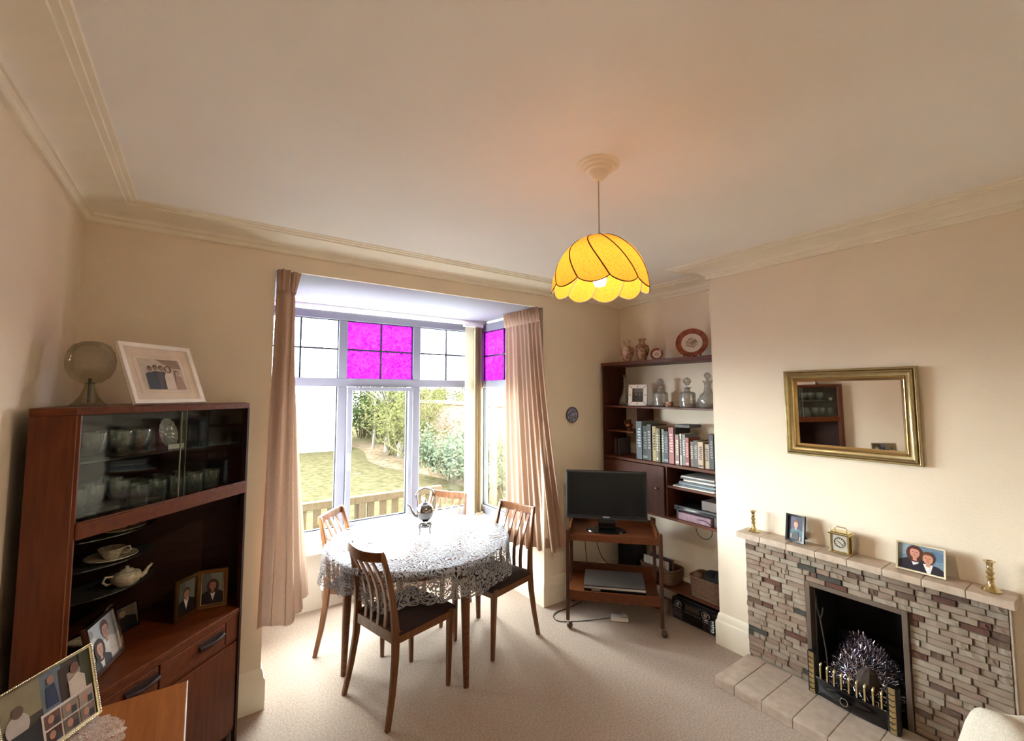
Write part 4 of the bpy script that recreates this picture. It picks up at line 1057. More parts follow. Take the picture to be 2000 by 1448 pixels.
q = MB(); q.lathe([(0.0001, 0), (0.022, 0), (0.016, 0.012), (0.032, 0.035), (0.030, 0.052), (0.016, 0.066), (0.026, 0.086), (0.023, 0.086), (0.013, 0.066), (0.0001, 0.05)], 20); q.tube([(0, 0.026, 0.08), (0, 0.048, 0.065), (0, 0.034, 0.035)], 0.004, 6)
o = tag(q.build('brass_jug', mat('old_copper', S(132, 84, 50), 0.3, 0.7), smooth=50), 'little copper jug on the small shelf behind the books', 'jug'); o.location = (2.90, 2.462, 1.2965)
# books standing on the book shelf: (y from, y to, height, spine colour, look)
BK = [(2.326, 2.270, .293, (92, 104, 108), 'tall grey blue'), (2.268, 2.218, .262, (30, 34, 30), 'black and green'), (2.216, 2.178, .275, (52, 48, 46), 'charcoal lettered'), (2.176, 2.140, .262, (158, 140, 92), 'mustard yellow'),
      (2.139, 2.118, .248, (134, 122, 84), 'olive'), (2.117, 2.096, .248, (64, 58, 40), 'dark olive'), (2.095, 2.070, .246, (112, 116, 92), 'sage green'), (2.069, 2.028, .233, (28, 32, 42), 'navy'),
      (2.026, 1.981, .263, (150, 84, 78), 'red patterned'), (1.980, 1.971, .258, (40, 34, 32), 'thin black'), (1.970, 1.937, .215, (138, 108, 98), 'mauve'), (1.936, 1.919, .222, (206, 198, 176), 'thin white'),
      (1.918, 1.890, .219, (104, 106, 108), 'slate grey'), (1.889, 1.857, .199, (128, 62, 46), 'rust red'), (1.856, 1.829, .173, (104, 80, 62), 'tan'), (1.828, 1.791, .184, (58, 56, 46), 'dark green'),
      (1.790, 1.748, .178, (176, 148, 118), 'cream paperback'), (1.746, 1.711, .165, (166, 146, 116), 'beige paperback'), (1.708, 1.673, .235, (34, 26, 26), 'black lettered')]
PAGE = mat('book_pages', S(206, 190, 160), 0.8, var=0.1, vscale=200)
for i, (y1, y0, h, c, lk) in enumerate(BK):
    t = thing('book', lk + ' book standing upright on the book shelf', 'book', (0, 0, 0), group=None)
    xd = 2.822 + 0.006 * math.sin(i * 2.3); dp = min(0.20, h * 0.72)
    zz = 1.0865
    m = mat('book_cover_%d' % i, S(*c), 0.5, var=0.1, vscale=20)
    q = MB(); q.box(xd, xd + 0.004, y0 + .0006, y1 - .0006, zz, zz + h); q.box(xd, xd + dp, y0 + .0006, y0 + .0026, zz, zz + h); q.box(xd, xd + dp, y1 - .0026, y1 - .0006, zz, zz + h); q.build('cover', m, t, bevel=0.0006)
    q = MB(); q.box(xd + .005, xd + dp - .004, y0 + .0027, y1 - .0027, zz + .003, zz + h - .003); q.build('pages', PAGE, t)
    tc_ = tuple(min(255, v + 90) for v in c) if sum(c) < 360 else tuple(int(v * 0.35) for v in c)
    q = MB(); ym = (y0 + y1) / 2; wd = (y1 - y0) * 0.28
    for k in range(7):
        z_ = zz + h * (0.32 + 0.075 * k)
        q.box(xd - .0006, xd, ym - wd, ym + wd * (0.4 + 0.6 * ((k * 7 + i) % 3) / 2), z_, z_ + h * 0.045)
    if i % 3 == 1: q.box(xd - .0006, xd, y0 + .004, y1 - .004, zz + h * .05, zz + h * .12)
    q.build('spine_lettering', mat('spine_print_%d' % i, S(*tc_), 0.5), t)
for i, (y, h, c) in enumerate(((2.60, .125, (60, 46, 42)), (2.585, .14, (84, 70, 66)), (2.568, .14, (44, 34, 34)), (2.552, .135, (92, 78, 70)), (2.535, .14, (52, 38, 34)))):
    q = MB(); q.box(2.87, 2.99, y - .006, y + .006, 1.0865, 1.0865 + h)
    tag(q.build('disc_case', mat('disc_case_%d' % i, S(*c), 0.3), bevel=0.001), 'dark disc case standing in the shadowed end of the book shelf', 'disc case', 'disc cases at the end of the book shelf')
# books lying on top of the standing ones
for (x0, x1, y0, y1, z, h, c, lk) in ((2.835, 2.98, 1.86, 1.98, 1.3515, .022, (46, 38, 32), 'thick black book lying flat across the standing books'),):
    q = MB(); q.box(x0, x1, y0, y1, z, z + h); tag(q.build('book', mat('flat_cover_a', S(*c), 0.5), bevel=0.002), lk, 'book')
# magazines in the open compartment
mg = [(0.0, .010, (206, 198, 182), 1.985), (0.0105, .010, (70, 84, 92), 1.962), (0.021, .014, (120, 134, 140), 1.945), (0.036, .010, (54, 50, 52), 1.93), (0.047, .014, (190, 184, 176), 1.90), (0.062, .012, (62, 60, 64), 1.93), (0.075, .010, (170, 166, 160), 1.915)]
nm_ = ['cream', 'slate blue', 'pale blue', 'black', 'white', 'charcoal', 'light grey']
for k, (dz, h, c, y1) in enumerate(mg):
    q = MB(); q.box(2.80 + .006 * (k % 3), 3.0, 1.665 + .004 * (k % 2), y1, 0.9325 + dz, 0.9325 + dz + h)
    tag(q.build('magazine', mat('magazine_%d' % k, S(*c), 0.4), bevel=0.001), nm_[k] + ' magazine in the flat pile in the open compartment', 'magazine')
# set-top boxes in the lower compartment
t = thing('disc_player', 'silver fronted disc player on two grey legs above a mauve box in the lower compartment', 'player')
q = MB(); q.box(2.81, 3.02, 1.66, 1.985, 0.768, 0.800); q.build('case', BLACKP, t, bevel=0.002)
q = MB(); q.box(2.806, 2.81, 1.66, 1.985, 0.778, 0.790); q.build('front_trim', SILVER, t)
for y in (1.668, 1.955):
    q = MB(); q.box(2.82, 3.0, y, y + 0.018, 0.7085, 0.768); q.build('support', mat('grey_support', S(80, 76, 76), 0.5), t)
q = MB(); q.box(2.80, 2.98, 1.70, 1.945, 0.7085, 0.758)
tag(q.build('mauve_box', mat('mauve_box_card', S(142, 112, 122), 0.5, var=0.2, vscale=30), bevel=0.003), 'mauve patterned flat box below the disc player', 'box')
q = MB(); q.box(2.83, 3.0, 1.66, 1.78, 0.8005, 0.862)
tag(q.build('grey_box', mat('grey_card', S(110, 100, 94), 0.6), bevel=0.003), 'small grey card box on top of the disc player', 'box')
q = MB(); q.tube([(2.80, 1.80, 0.735)] + [(2.795, 1.745 + 0.06 * math.cos(a * PI / 8), 0.68 + 0.06 * math.sin(a * PI / 8)) for a in range(4, 17)], 0.0025, 5)
tag(q.build('loop_cable', BLACKP), 'black cable loop hanging from the lower compartment', 'cable')

# lower shelf: baskets, bag, speaker
WICK = mat('dark_wicker', S(70, 44, 28), 0.7, col2=S(120, 82, 52), vscale=60, stretch=(1, 1, 3), bump=0.6, bscale=90)
def basket(label, x0, x1, y0, y1, z0, h):
    t = thing('wicker_basket', label, 'basket', ((x0 + x1) / 2, (y0 + y1) / 2, z0)); W, D = (x1 - x0) / 2, (y1 - y0) / 2
    def rr(a, k):   # rounded rectangle
        c, s = math.cos(a), math.sin(a); e = 0.35
        return (W * k * math.copysign(abs(c) ** e, c), D * k * math.copysign(abs(s) ** e, s))
    n = int(h / 0.011)
    for j in range(n):
        q = MB(); k = 0.90 + 0.10 * j / n
        q.tube([(*rr(2 * PI * i / 36, k + 0.008 * (1 if (i + j) % 2 else -1)), 0.006 + j * 0.011) for i in range(37)], 0.0058, 5); q.build('weave_row', WICK, t)
    q = MB(); q.tube([(*rr(2 * PI * i / 36, 1.01), 0.006 + n * 0.011) for i in range(37)], 0.008, 6); q.build('rim', WICK, t, smooth=60)
    q = MB(); q.add([(*rr(2 * PI * i / 24, 0.88), 0.004) for i in range(24)], [tuple(range(24))]); q.build('base', WICK, t, fix=False)
    return t
basket('dark wicker basket with a black bag in it, on the low alcove shelf', 2.868, 3.034, 1.668, 1.925, 0.173, 0.135)
basket('wicker basket filled with papers, low in the alcove behind the trolley', 2.868, 3.034, 2.06, 2.36, 0.173, 0.10)
q = MB(); q.grid(lambda u, v: (2.945 + 0.07 * math.sin(PI * v) * math.cos(2 * PI * u), 1.765 + 0.085 * math.sin(PI * v) * math.sin(2 * PI * u), 0.303 + 0.055 * -math.cos(PI * v) * (1 + 0.15 * math.sin(5 * 2 * PI * u)) + 0.01 * math.sin(9 * u)), 24, 10, wrap=True)
tag(q.build('black_bag', mat('black_cloth', S(20, 18, 20), 0.9), smooth=60, fix=False), 'crumpled black bag lying in the wicker basket by the chimney breast', 'bag')
q = MB(); q.grid(lambda u, v: (2.91 + 0.03 * math.sin(PI * v) * math.cos(2 * PI * u), 1.875 + 0.036 * math.sin(PI * v) * math.sin(2 * PI * u), 0.316 - 0.026 * math.cos(PI * v)), 18, 8, wrap=True)
tag(q.build('wool_ball', mat('brown_wool', S(104, 74, 50), 0.95, bump=0.6, bscale=120), smooth=60, fix=False), 'brown ball of wool beside the black bag in the basket', 'wool')
for (x0, x1, y0, y1, z0, z1, c, lb, rz) in ((2.885, 2.895, 2.10, 2.325, 0.186, 0.338, (196, 184, 170), 'white booklet standing at the front of the paper basket', 0), (2.91, 2.92, 2.09, 2.28, 0.186, 0.352, (60, 40, 50), 'maroon booklet standing in the paper basket', 0), (2.94, 2.955, 2.10, 2.26, 0.186, 0.342, (120, 92, 96), 'mauve booklet standing in the paper basket', 0)):
    q = MB(); q.box(x0, x1, y0, y1, z0, z1); tag(q.build('booklet', mat('booklet_' + lb.split()[0], S(*c), 0.6), bevel=0.001), lb, 'booklet')
sp = thing('loudspeaker', 'black loudspeaker box low in the alcove corner behind the trolley', 'speaker')
q = MB(); q.box(2.885, 3.035, 2.42, 2.59, 0.1725, 0.47); q.build('cabinet', BLACKP, sp, bevel=0.004)
q = MB(); q.box(2.877, 2.885, 2.43, 2.58, 0.182, 0.46); q.build('grille', mat('black_grille', S(14, 14, 15), 0.9, bump=0.4, bscale=300), sp)
# retro radio on the floor
ra = thing('retro_radio', 'black retro radio with chrome grilles on the carpet under the low alcove shelf', 'radio', (2.808, 1.858, 0))
q = MB(); q.box(0, 0.17, -0.172, 0.172, 0.004, 0.148); q.build('case', BLACKG, ra, bevel=0.018)
for s in (-1, 1):
    q = MB(); q.tube([(-0.012, s * 0.105 + 0.028 * math.cos(a * PI / 8), 0.118 + 0.020 * math.sin(a * PI / 8)) for a in range(17)], 0.004, 6); q.build('dial_ring', CHROME, ra, smooth=60)
    q = MB(); q.lathe([(0.0001, 0.016), (0.014, 0.014), (0.016, 0.0), (0.0001, 0)], 18, (-0.002, s * 0.105, 0.118), Matrix.Rotation(-PI / 2, 3, 'Y')); q.build('knob', CHROME, ra, smooth=40)
    for k in range(7):
        q = MB(); z = 0.022 + k * 0.011; q.box(-0.006, 0.0, s * 0.118 - 0.040, s * 0.118 + 0.040, z, z + 0.004); q.build('grille_bar', CHROME, ra, bevel=0.0015)
q = MB(); q.box(-0.003, 0, -0.055, 0.055, 0.095, 0.13); q.build('tuning_scale', mat('radio_scale', S(60, 52, 40), 0.2), ra)
for k in range(8):
    q = MB(); y = -0.056 + k * 0.016; q.box(-0.006, 0, y - 0.0045, y + 0.0045, 0.078, 0.086); q.build('push_button', CHROME, ra, bevel=0.001)

# ================================================================== television trolley
TU = Vector((0.69, -0.7238, 0)); TN = Vector((0.7238, 0.69, 0)); T0 = Vector((2.323, 2.128, 0))      # along the front, to the back, middle of the front
TT = Matrix(((TU.x, TN.x, 0, T0.x), (TU.y, TN.y, 0, T0.y), (0, 0, 1, 0), (0, 0, 0, 1)))
tr = thing('tv_trolley', 'two tier teak trolley on castors standing across the alcove corner', 'trolley')
def tbx(name, m, *bx, bevel=0.002):
    b = MB()
    for x in bx: b.box(*x, T=TT)
    return b.build(name, m, tr, bevel=bevel)
HL, DP = 0.302, 0.385
tbx('top_tray', TROLW, (-HL, HL, 0.0, DP, 0.604, 0.616)); tbx('tray_rail', TROLW, (-HL, HL, -0.012, 0.004, 0.586, 0.632))
tbx('tray_rail', TROLW, (-HL, HL, DP, DP + 0.014, 0.590, 0.640))
for s in (-1, 1): tbx('tray_side', TROLW, (min(s * HL, s * (HL - 0.016)), max(s * HL, s * (HL - 0.016)), 0.0, DP, 0.600, 0.668))
tbx('lower_tray', TROLW, (-HL, HL, 0.0, DP, 0.212, 0.224)); tbx('tray_rail', TROLW, (-HL, HL, -0.012, 0.004, 0.190, 0.252)); tbx('tray_rail', TROLW, (-HL, HL, DP, DP + 0.014, 0.195, 0.30))
CAST = mat('brown_castor', S(84, 60, 44), 0.35, 0.3)
for s in (-1, 1):
    for d in (-0.004, DP + 0.004):
        x = s * (HL + 0.008)
        b = MB(); b.bar(TT @ Vector((x, d, 0.055)), TT @ Vector((x, d, 0.66)), 0.024, 0.030, TN); lg = b.build('leg', TROLD, tr, bevel=0.004)
        b = MB(); b.tube([TT @ Vector((x, d, 0.03)), TT @ Vector((x, d, 0.056))], 0.007, 8); b.build('castor_stem', CHROME, lg)
        b = MB(); c = TT @ Vector((x + 0.012, d - 0.006, 0.0225)); b.ball(c, 0.021, 0.021, 0.0215, 14, 10); b.build('castor', CAST, lg, smooth=60)
# television
tv = thing('television', 'black flat screen television standing on the teak trolley', 'television')
TVD = 0.135
q = MB(); q.box(-0.327, 0.243, TVD, TVD + 0.035, 0.698, 1.040, T=TT); q.build('casing', BLACKP, tv, bevel=0.006)
q = MB(); q.box(-0.312, 0.228, TVD - 0.002, TVD + 0.001, 0.728, 1.026, T=TT); q.build('screen', mat('dark_screen', S(9, 12, 13), 0.16, spec=0.35), tv)
q = MB(); q.box(-0.327, 0.243, TVD - 0.003, TVD, 0.702, 0.708, T=TT); q.build('bezel_trim', mat('dark_grey_trim', S(72, 72, 74), 0.25, 0.6), tv)
q = MB(); q.box(-0.066, -0.018, TVD - 0.0035, TVD, 0.713, 0.720, T=TT); q.build('badge', mat('badge_grey', S(150, 150, 150), 0.4), tv)
q = MB(); q.box(-0.10, 0.02, TVD + 0.006, TVD + 0.03, 0.632, 0.70, T=TT); q.build('neck', BLACKG, tv, bevel=0.004)
q = MB(); q.lathe([(0.0001, 0), (0.14, 0), (0.135, 0.008), (0.03, 0.014), (0.0001, 0.015)], 36, TT @ Vector((-0.045, TVD + 0.02, 0.6165)), Matrix(((TU.x, TN.x * 0.62, 0), (TU.y, TN.y * 0.62, 0), (0, 0, 1)))); q.build('base', BLACKG, tv, smooth=40)
# disc recorder on the lower tray
dv_ = thing('dvd_recorder', 'silver grey video recorder on the lower tray of the trolley', 'recorder')
q = MB(); q.box(-0.20, 0.21, 0.02, 0.30, 0.2285, 0.285, T=TT); q.build('case', mat('recorder_grey', S(92, 86, 82), 0.35, 0.5), dv_, bevel=0.003)
q = MB(); q.box(-0.20, 0.21, 0.014, 0.02, 0.230, 0.283, T=TT); fa = q.build('fascia', BLACKG, dv_, bevel=0.001)
q = MB(); q.box(-0.20, 0.21, 0.012, 0.015, 0.266, 0.280, T=TT); q.build('silver_strip', SILVER, fa)
q = MB(); q.box(-0.15, -0.09, 0.011, 0.0135, 0.252, 0.262, T=TT); q.build('display', mat('display_grey', S(140, 140, 136), 0.4), fa)
for u in (-0.18, 0.19):
    for d in (0.04, 0.27):
        q = MB(); c = TT @ Vector((u, d, 0.224)); q.tube([c + Vector((0, 0, 0.0005)), c + Vector((0, 0, 0.006))], 0.012, 10); q.build('foot', BLACKP, dv_)
# cables
def cable(label, pts, r=0.0028, m=BLACKP):
    P_ = [Vector(p) for p in pts]; out = []
    for i in range(len(P_) - 1):
        p0, p1, p2, p3 = P_[max(i - 1, 0)], P_[i], P_[i + 1], P_[min(i + 2, len(P_) - 1)]
        for k in range(6):
            t = k / 6; out.append(0.5 * ((2 * p1) + (p2 - p0) * t + (2 * p0 - 5 * p1 + 4 * p2 - p3) * t * t + (3 * p1 - p0 - 3 * p2 + p3) * t ** 3))
    out.append(P_[-1]); q = MB(); q.tube(out, r, 6)
    return tag(q.build('cable', m, smooth=60), label, 'cable')
cable('black cable dropping from the television to the floor at the curtain side', [TT @ Vector(p) for p in ((-0.20, DP + 0.03, 0.70), (-0.205, DP + 0.03, 0.45), (-0.19, DP + 0.03, 0.20), (-0.21, DP + 0.04, 0.02), (-0.30, 0.30, 0.004), (-0.42, 0.16, 0.004), (-0.38, 0.06, 0.004), (-0.20, 0.10, 0.004), (-0.024, 0.155, 0.014))])
cable('black cable hanging straight behind the recorder', [TT @ Vector(p) for p in ((-0.12, DP + 0.03, 0.70), (-0.12, DP + 0.03, 0.48), (-0.07, DP + 0.02, 0.33), (0.02, DP - 0.05, 0.295), (0.06, 0.31, 0.26))])
cable('black cable lying over the back of the recorder', [TT @ Vector(p) for p in ((-0.24, DP - 0.02, 0.29), (-0.12, DP - 0.05, 0.31), (0.0, DP - 0.07, 0.30), (0.12, DP - 0.04, 0.31), (0.22, DP - 0.02, 0.30))])
ex = thing('extension_lead', 'white extension socket with plug on the carpet under the trolley', 'socket')
q = MB(); q.box(-0.02, 0.10, 0.13, 0.18, 0.003, 0.035, T=TT); q.build('socket_block', WHITE, ex, bevel=0.006)
q = MB(); q.box(0.05, 0.09, 0.12, 0.165, 0.035, 0.065, T=TT); q.build('plug', mat('grey_plug', S(176, 170, 160), 0.4), ex, bevel=0.006)

# wall plate on the right pier of the bay
t = thing('wall_plate', 'small blue and white patterned plate hanging on the wall beside the right curtain', 'plate', (2.453, YB - 0.001, 1.427))
Rx = Matrix.Rotation(PI / 2, 3, 'X')
DELFT = mat('delft_blue', S(70, 72, 104), 0.25, col2=S(176, 176, 196), vscale=55, detail=2)
q = MB(); q.lathe([(0.0001, 0.002), (0.034, 0.002), (0.062, 0.012), (0.062, 0.015), (0.034, 0.006), (0.0001, 0.006)], 36, (0, 0, 0), Rx); q.build('plate_body', DELFT, t, smooth=40)
q = MB(); q.lathe([(0.058, 0.0125), (0.064, 0.013), (0.064, 0.017), (0.058, 0.0165), (0.058, 0.0125)], 36, (0, 0, 0), Rx); q.build('rim', mat('dark_blue_rim', S(34, 36, 52), 0.3), t, smooth=40)
# ================================================================== fireplace
fp = thing('fireplace', 'split face stone fireplace surround with tiled mantel on the chimney breast', 'fireplace')
STN = []
for k, (c1, c2) in enumerate((((216, 196, 172), (172, 146, 126)), ((224, 208, 186), (184, 162, 140)), ((206, 178, 156), (158, 128, 110)), ((214, 192, 168), (170, 144, 124)))):
    STN.append(mat('pale_split_stone_%d' % k, S(*c2), 0.85, col2=S(*c1), vscale=55, bump=1.0, bscale=110))
STD = [mat('red_brown_stone', S(104, 66, 54), 0.85, col2=S(136, 94, 78), vscale=60, bump=0.9, bscale=110), mat('dark_brown_stone', S(110, 84, 70), 0.85, col2=S(142, 114, 96), vscale=60, bump=0.9, bscale=110), mat('slate_stone', S(74, 72, 64), 0.85, col2=S(102, 98, 88), vscale=60, bump=0.9, bscale=110)]
q = MB(); q.box(2.735, XR - 0.001, FY1 + 0.02, 1.434, 0.05, 0.72); q.box(2.735, XR - 0.001, 0.352, FY0 - 0.02, 0.05, 0.72); q.box(2.735, XR - 0.001, FY0 - 0.02, FY1 + 0.02, FZ1 + 0.02, 0.72)
q.build('mortar_bed', mat('mortar', S(150, 132, 114), 0.95, bump=0.5, bscale=150), fp)
# a few split-face stone shapes, shared
def stone_mesh(seed):
    rnd = random.Random(seed); b = MB(); N, M = 5, 3
    def f(u, v):
        e = min(u, 1 - u, v, 1 - v)
        k = 0.18 if e < 0.01 else 0.6 + 0.4 * rnd.random()
        return (-k, u - 0.5, v - 0.5)
    US = (0, 0.035, 0.25, 0.5, 0.75, 0.965, 1); VS = (0, 0.07, 0.5, 0.93, 1)
    vs = [f(u, v) for v in VS for u in US]; n_ = len(US)
    b.add(vs, [(j * n_ + i, j * n_ + i + 1, (j + 1) * n_ + i + 1, (j + 1) * n_ + i) for j in range(len(VS) - 1) for i in range(n_ - 1)])
    ob = b.build('stone_proto', STN[0], fix=False); me = ob.data
    bpy.data.objects.remove(ob); return me
protos = {}
for s in range(5):
    base = stone_mesh(s)
    for k, m in enumerate(STN + STD):
        c = base.copy(); c.materials.clear(); c.materials.append(m); protos[(s, k)] = c
rnd = random.Random(23)
NR = 24; rh = (0.72 - 0.052) / NR
oy0, oy1, oz = FY0 - 0.024, FY1 + 0.024, FZ1 + 0.024
def lay(y0, y1, z0, z1):
    y = y1
    while y > y0 + 0.004:
        wdt = rnd.choice((0.036, 0.055, 0.066, 0.078, 0.09, 0.105)) * rnd.uniform(0.9, 1.1)
        if y - wdt < y0 + 0.03: wdt = y - y0
        if wdt > 0.13: wdt *= 0.5
        k = rnd.choices(range(7), (28, 26, 20, 12, 8, 9, 3))[0]
        o = share(protos[(rnd.randrange(5), k)], 'stone', fp, (2.7355, y - wdt / 2, (z0 + z1) / 2), (0, 0, 0), (rnd.uniform(0.012, 0.021), wdt - 0.0014, z1 - z0 - 0.0012))
        y -= wdt
for r in range(NR):
    z0 = 0.052 + r * rh; z1 = z0 + rh
    if z1 <= oz + 0.006:
        lay(oy1, 1.433, z0, z1); lay(0.356, oy0, z0, z1)
    else:
        lay(0.356, 1.433, z0, z1)
TILE = mat('grey_beige_hearth_tile', S(170, 152, 136), 0.35, col2=S(194, 178, 162), vscale=22, bump=0.08, bscale=40)
q = MB(); q.box(2.722, 2.77, 0.349, 0.3545, 0.05, 0.72); q.build('edge_trim', TILE, fp)
q = MB(); ring_w = 0.022
q.box(2.712, 2.775, FY1, FY1 + ring_w, 0.05, FZ1 + ring_w); q.box(2.712, 2.775, FY0 - ring_w, FY0, 0.05, FZ1 + ring_w); q.box(2.712, 2.775, FY0, FY1, FZ1, FZ1 + ring_w)
q.build('opening_frame', mat('taupe_metal_frame', S(112, 98, 86), 0.45, 0.4), fp, bevel=0.002)
SOOT = mat('soot_black_fireback', S(16, 15, 15), 0.9, bump=0.4, bscale=60)
q = MB(); q.box(3.03, 3.055, FY0, FY1, 0.0, FZ1); q.box(2.776, 3.03, FY1 - 0.006, FY1 - 0.001, 0, FZ1); q.box(2.776, 3.03, FY0 + 0.001, FY0 + 0.006, 0, FZ1); q.box(2.776, 3.03, FY0, FY1, FZ1 - 0.006, FZ1 - 0.001); q.box(2.72, 3.03, FY0 + 0.001, FY1 - 0.001, 0.002, 0.05)
q.build('fire_recess', SOOT, fp)
MANT = mat('mantel_tile', S(172, 152, 134), 0.4, col2=S(194, 176, 158), vscale=26, bump=0.12, bscale=50)
n = 8
for k in range(n):
    a = 0.323 + (1.436 - 0.323) * k / n; b = 0.323 + (1.436 - 0.323) * (k + 1) / n
    q = MB(); q.box(2.626, 2.769, a + 0.0008, b - 0.0008, 0.747, 0.780); q.build('mantel_tile', MANT, fp, bevel=0.003)
q = MB(); q.box(2.726, 2.769, 0.352, 1.434, 0.7205, 0.747); q.box(2.629, 2.768, 0.324, 1.435, 0.749, 0.776); q.build('mantel_core', mat('mantel_grout', S(124, 108, 96), 0.9), fp)
he = thing('hearth', 'raised hearth of grey beige tiles on the carpet before the fireplace', 'hearth')
q = MB(); q.box(2.366, 2.713, 0.30, 1.432, 0.0, 0.045); q.build('hearth_slab', mat('grout_grey', S(112, 100, 90), 0.95), he)
ys = [1.435, 1.327, 1.188, 1.043, 0.898, 0.753, 0.608, 0.463, 0.318, 0.29]
for y1, y0 in zip(ys, ys[1:]):
    q = MB(); q.box(2.362, 2.714, y0 + .001, y1 - .001, 0.035, 0.051); q.build('hearth_tile', TILE, he, bevel=0.003)
    q = MB(); q.box(2.360, 2.368, y0 + .001, y1 - .001, 0.0005, 0.044); q.build('edge_tile', TILE, he, bevel=0.002)
q = MB(); q.box(2.362, 2.714, 1.431, 1.4365, 0.0005, 0.034); q.build('edge_tile', TILE, he, bevel=0.001)

# fire basket
fb = thing('fire_basket', 'black iron fire basket with brass posts and bars standing on the hearth', 'fire basket')
for y, x in ((1.062, 2.66), (0.728, 2.64)):
    q = MB(); q.prism([(-0.022, -0.017), (0.022, -0.017), (0.022, 0.012), (0.012, 0.02), (-0.012, 0.02), (-0.022, 0.012)], 0.052, 0.252, lambda a, b, h: (x - b, y + a, h)); pst = q.build('post', BLACKM, fb, bevel=0.002)
    q = MB(); q.prism([(-0.013, 0), (0.013, 0), (0.011, 0.005), (-0.011, 0.005)], 0.056, 0.256, lambda a, b, h: (x - 0.019 - b, y + a, h)); q.build('brass_plate', BRASS, pst, bevel=0.001)
    for k in range(7):
        z = 0.075 + k * 0.025
        q = MB(); q.tube([(x - 0.025, y - 0.012, z + 0.006), (x - 0.026, y, z), (x - 0.025, y + 0.012, z + 0.006)], 0.0016, 5); q.build('chevron', BLACKM, pst)
q = MB()
def front(u, v):
    y = 1.045 - 0.30 * u; return (2.648 - 0.02 * u - 0.030 * math.sin(PI * u) * (0.4 + 0.6 * math.sin(PI * min(1, v * 1.2))), y, 0.053 + 0.082 * v)
q.grid(front, 16, 6); q.build('ash_pan_cover', BLACKG, fb, smooth=60, fix=False)
q = MB(); q.tube([(front(u / 16, 1)[0] - 0.004, front(u / 16, 1)[1], 0.137) for u in range(17)], 0.006, 6); q.build('top_bead', BLACKG, fb, smooth=60)
q = MB(); c = front(0.44, 0.55); q.tube([(c[0] - 0.006, c[1] + 0.016 * math.cos(a * PI / 8), c[2] + 0.017 * math.sin(a * PI / 8)) for a in range(17)], 0.0028, 6); q.build('ring_pull', SILVER, fb, smooth=60)
for k in range(9):
    u = (k + 0.7) / 9.4; x, y, z = front(u, 1)
    q = MB(); q.tube([(x + 0.004, y, 0.135), (x + 0.002, y, 0.190)], 0.0055, 6); q.build('bar', BLACKM, fb)
    q = MB(); q.tube([(x - 0.004, y, 0.142), (x - 0.004, y, 0.196), (x - 0.002, y, 0.208), (x + 0.010, y, 0.214)], [0.0045, 0.0048, 0.0055, 0.006], 8); q.build('brass_bar', BRASS, fb, smooth=50)
q = MB(); q.box(2.662, 2.99, 0.715, 1.06, 0.052, 0.066); q.box(2.97, 2.985, 0.715, 1.06, 0.066, 0.24); q.build('grate_tray', BLACKM, fb)
q = MB()
def lump(u, v):
    a = 2 * PI * u; s = math.sin(PI / 2 * (1 - v)); k = 1 + 0.1 * math.sin(3 * a) + 0.06 * math.sin(7 * a + 1)
    return (2.83 + 0.125 * s * k * math.cos(a), 0.887 + 0.150 * s * k * math.sin(a), 0.068 + 0.235 * math.cos(PI / 2 * (1 - v)) + 0.02 * math.sin(2 * a))
q.grid(lump, 28, 10, wrap=True); tag(q.build('tinsel_core', mat('dark_core', S(24, 22, 22), 0.8, bump=0.8, bscale=50), smooth=60, fix=False), 'dark core lump inside the fire basket under the tinsel', 'core')  # added dark core that the tinsel strips are scattered over
TIN = mat('silver_tinsel', S(206, 200, 214), 0.16, 1.0, var=0.2, vscale=90)
q = MB(); rnd = random.Random(5)
for k in range(7500):
    u, v = rnd.random(), rnd.random() ** 1.1
    p = Vector(lump(u, v)); c = Vector((2.83, 0.887, 0.10)); d = (p - c).normalized()
    p = p + d * rnd.uniform(0.0, 0.034)
    a = Vector((rnd.gauss(0, 1), rnd.gauss(0, 1), rnd.gauss(0, 1))).normalized() * rnd.uniform(0.006, 0.014)
    b_ = d.cross(a).normalized() * 0.0012 if d.cross(a).length > 1e-6 else Vector((0, 0.001, 0))
    q.add([p - a - b_, p - a + b_, p + a + b_, p + a - b_], [(0, 1, 2, 3)])
tn = tag(q.build('tinsel', TIN, fix=False), 'fluffy silver tinsel filling the fire basket', 'tinsel'); tn['kind'] = 'stuff'
q = MB(); q.lathe([(0.0001, 0), (0.034, 0.01), (0.046, 0.04), (0.044, 0.075), (0.030, 0.105), (0.0001, 0.125)], 18, fn=lambda a, z: 1 + 0.06 * math.cos(9 * a + z * 180))
o = tag(q.build('pine_cone', mat('brown_cone', S(58, 46, 38), 0.85, bump=0.7, bscale=80), smooth=30), 'large brown fir cone propped before the tinsel in the fire basket', 'cone'); o.location = (2.685, 0.845, 0.145); o.rotation_euler = (0.1, 0.15, 0)
q = MB(); q.tube([(2.735, 1.018, 0.10), (2.738, 1.030, 0.25), (2.742, 1.052, 0.40), (2.744, 1.066, 0.45), (2.742, 1.070, 0.51)], [0.0035, 0.0035, 0.004, 0.0045, 0.006], 6); q.tube([(2.742, 1.052, 0.40), (2.735, 1.040, 0.42), (2.74, 1.035, 0.46)], 0.003, 6)
tag(q.build('toasting_fork', mat('dull_steel', S(96, 90, 84), 0.4, 0.8), smooth=50), 'thin steel toasting fork leaning inside the fireplace opening', 'fork')

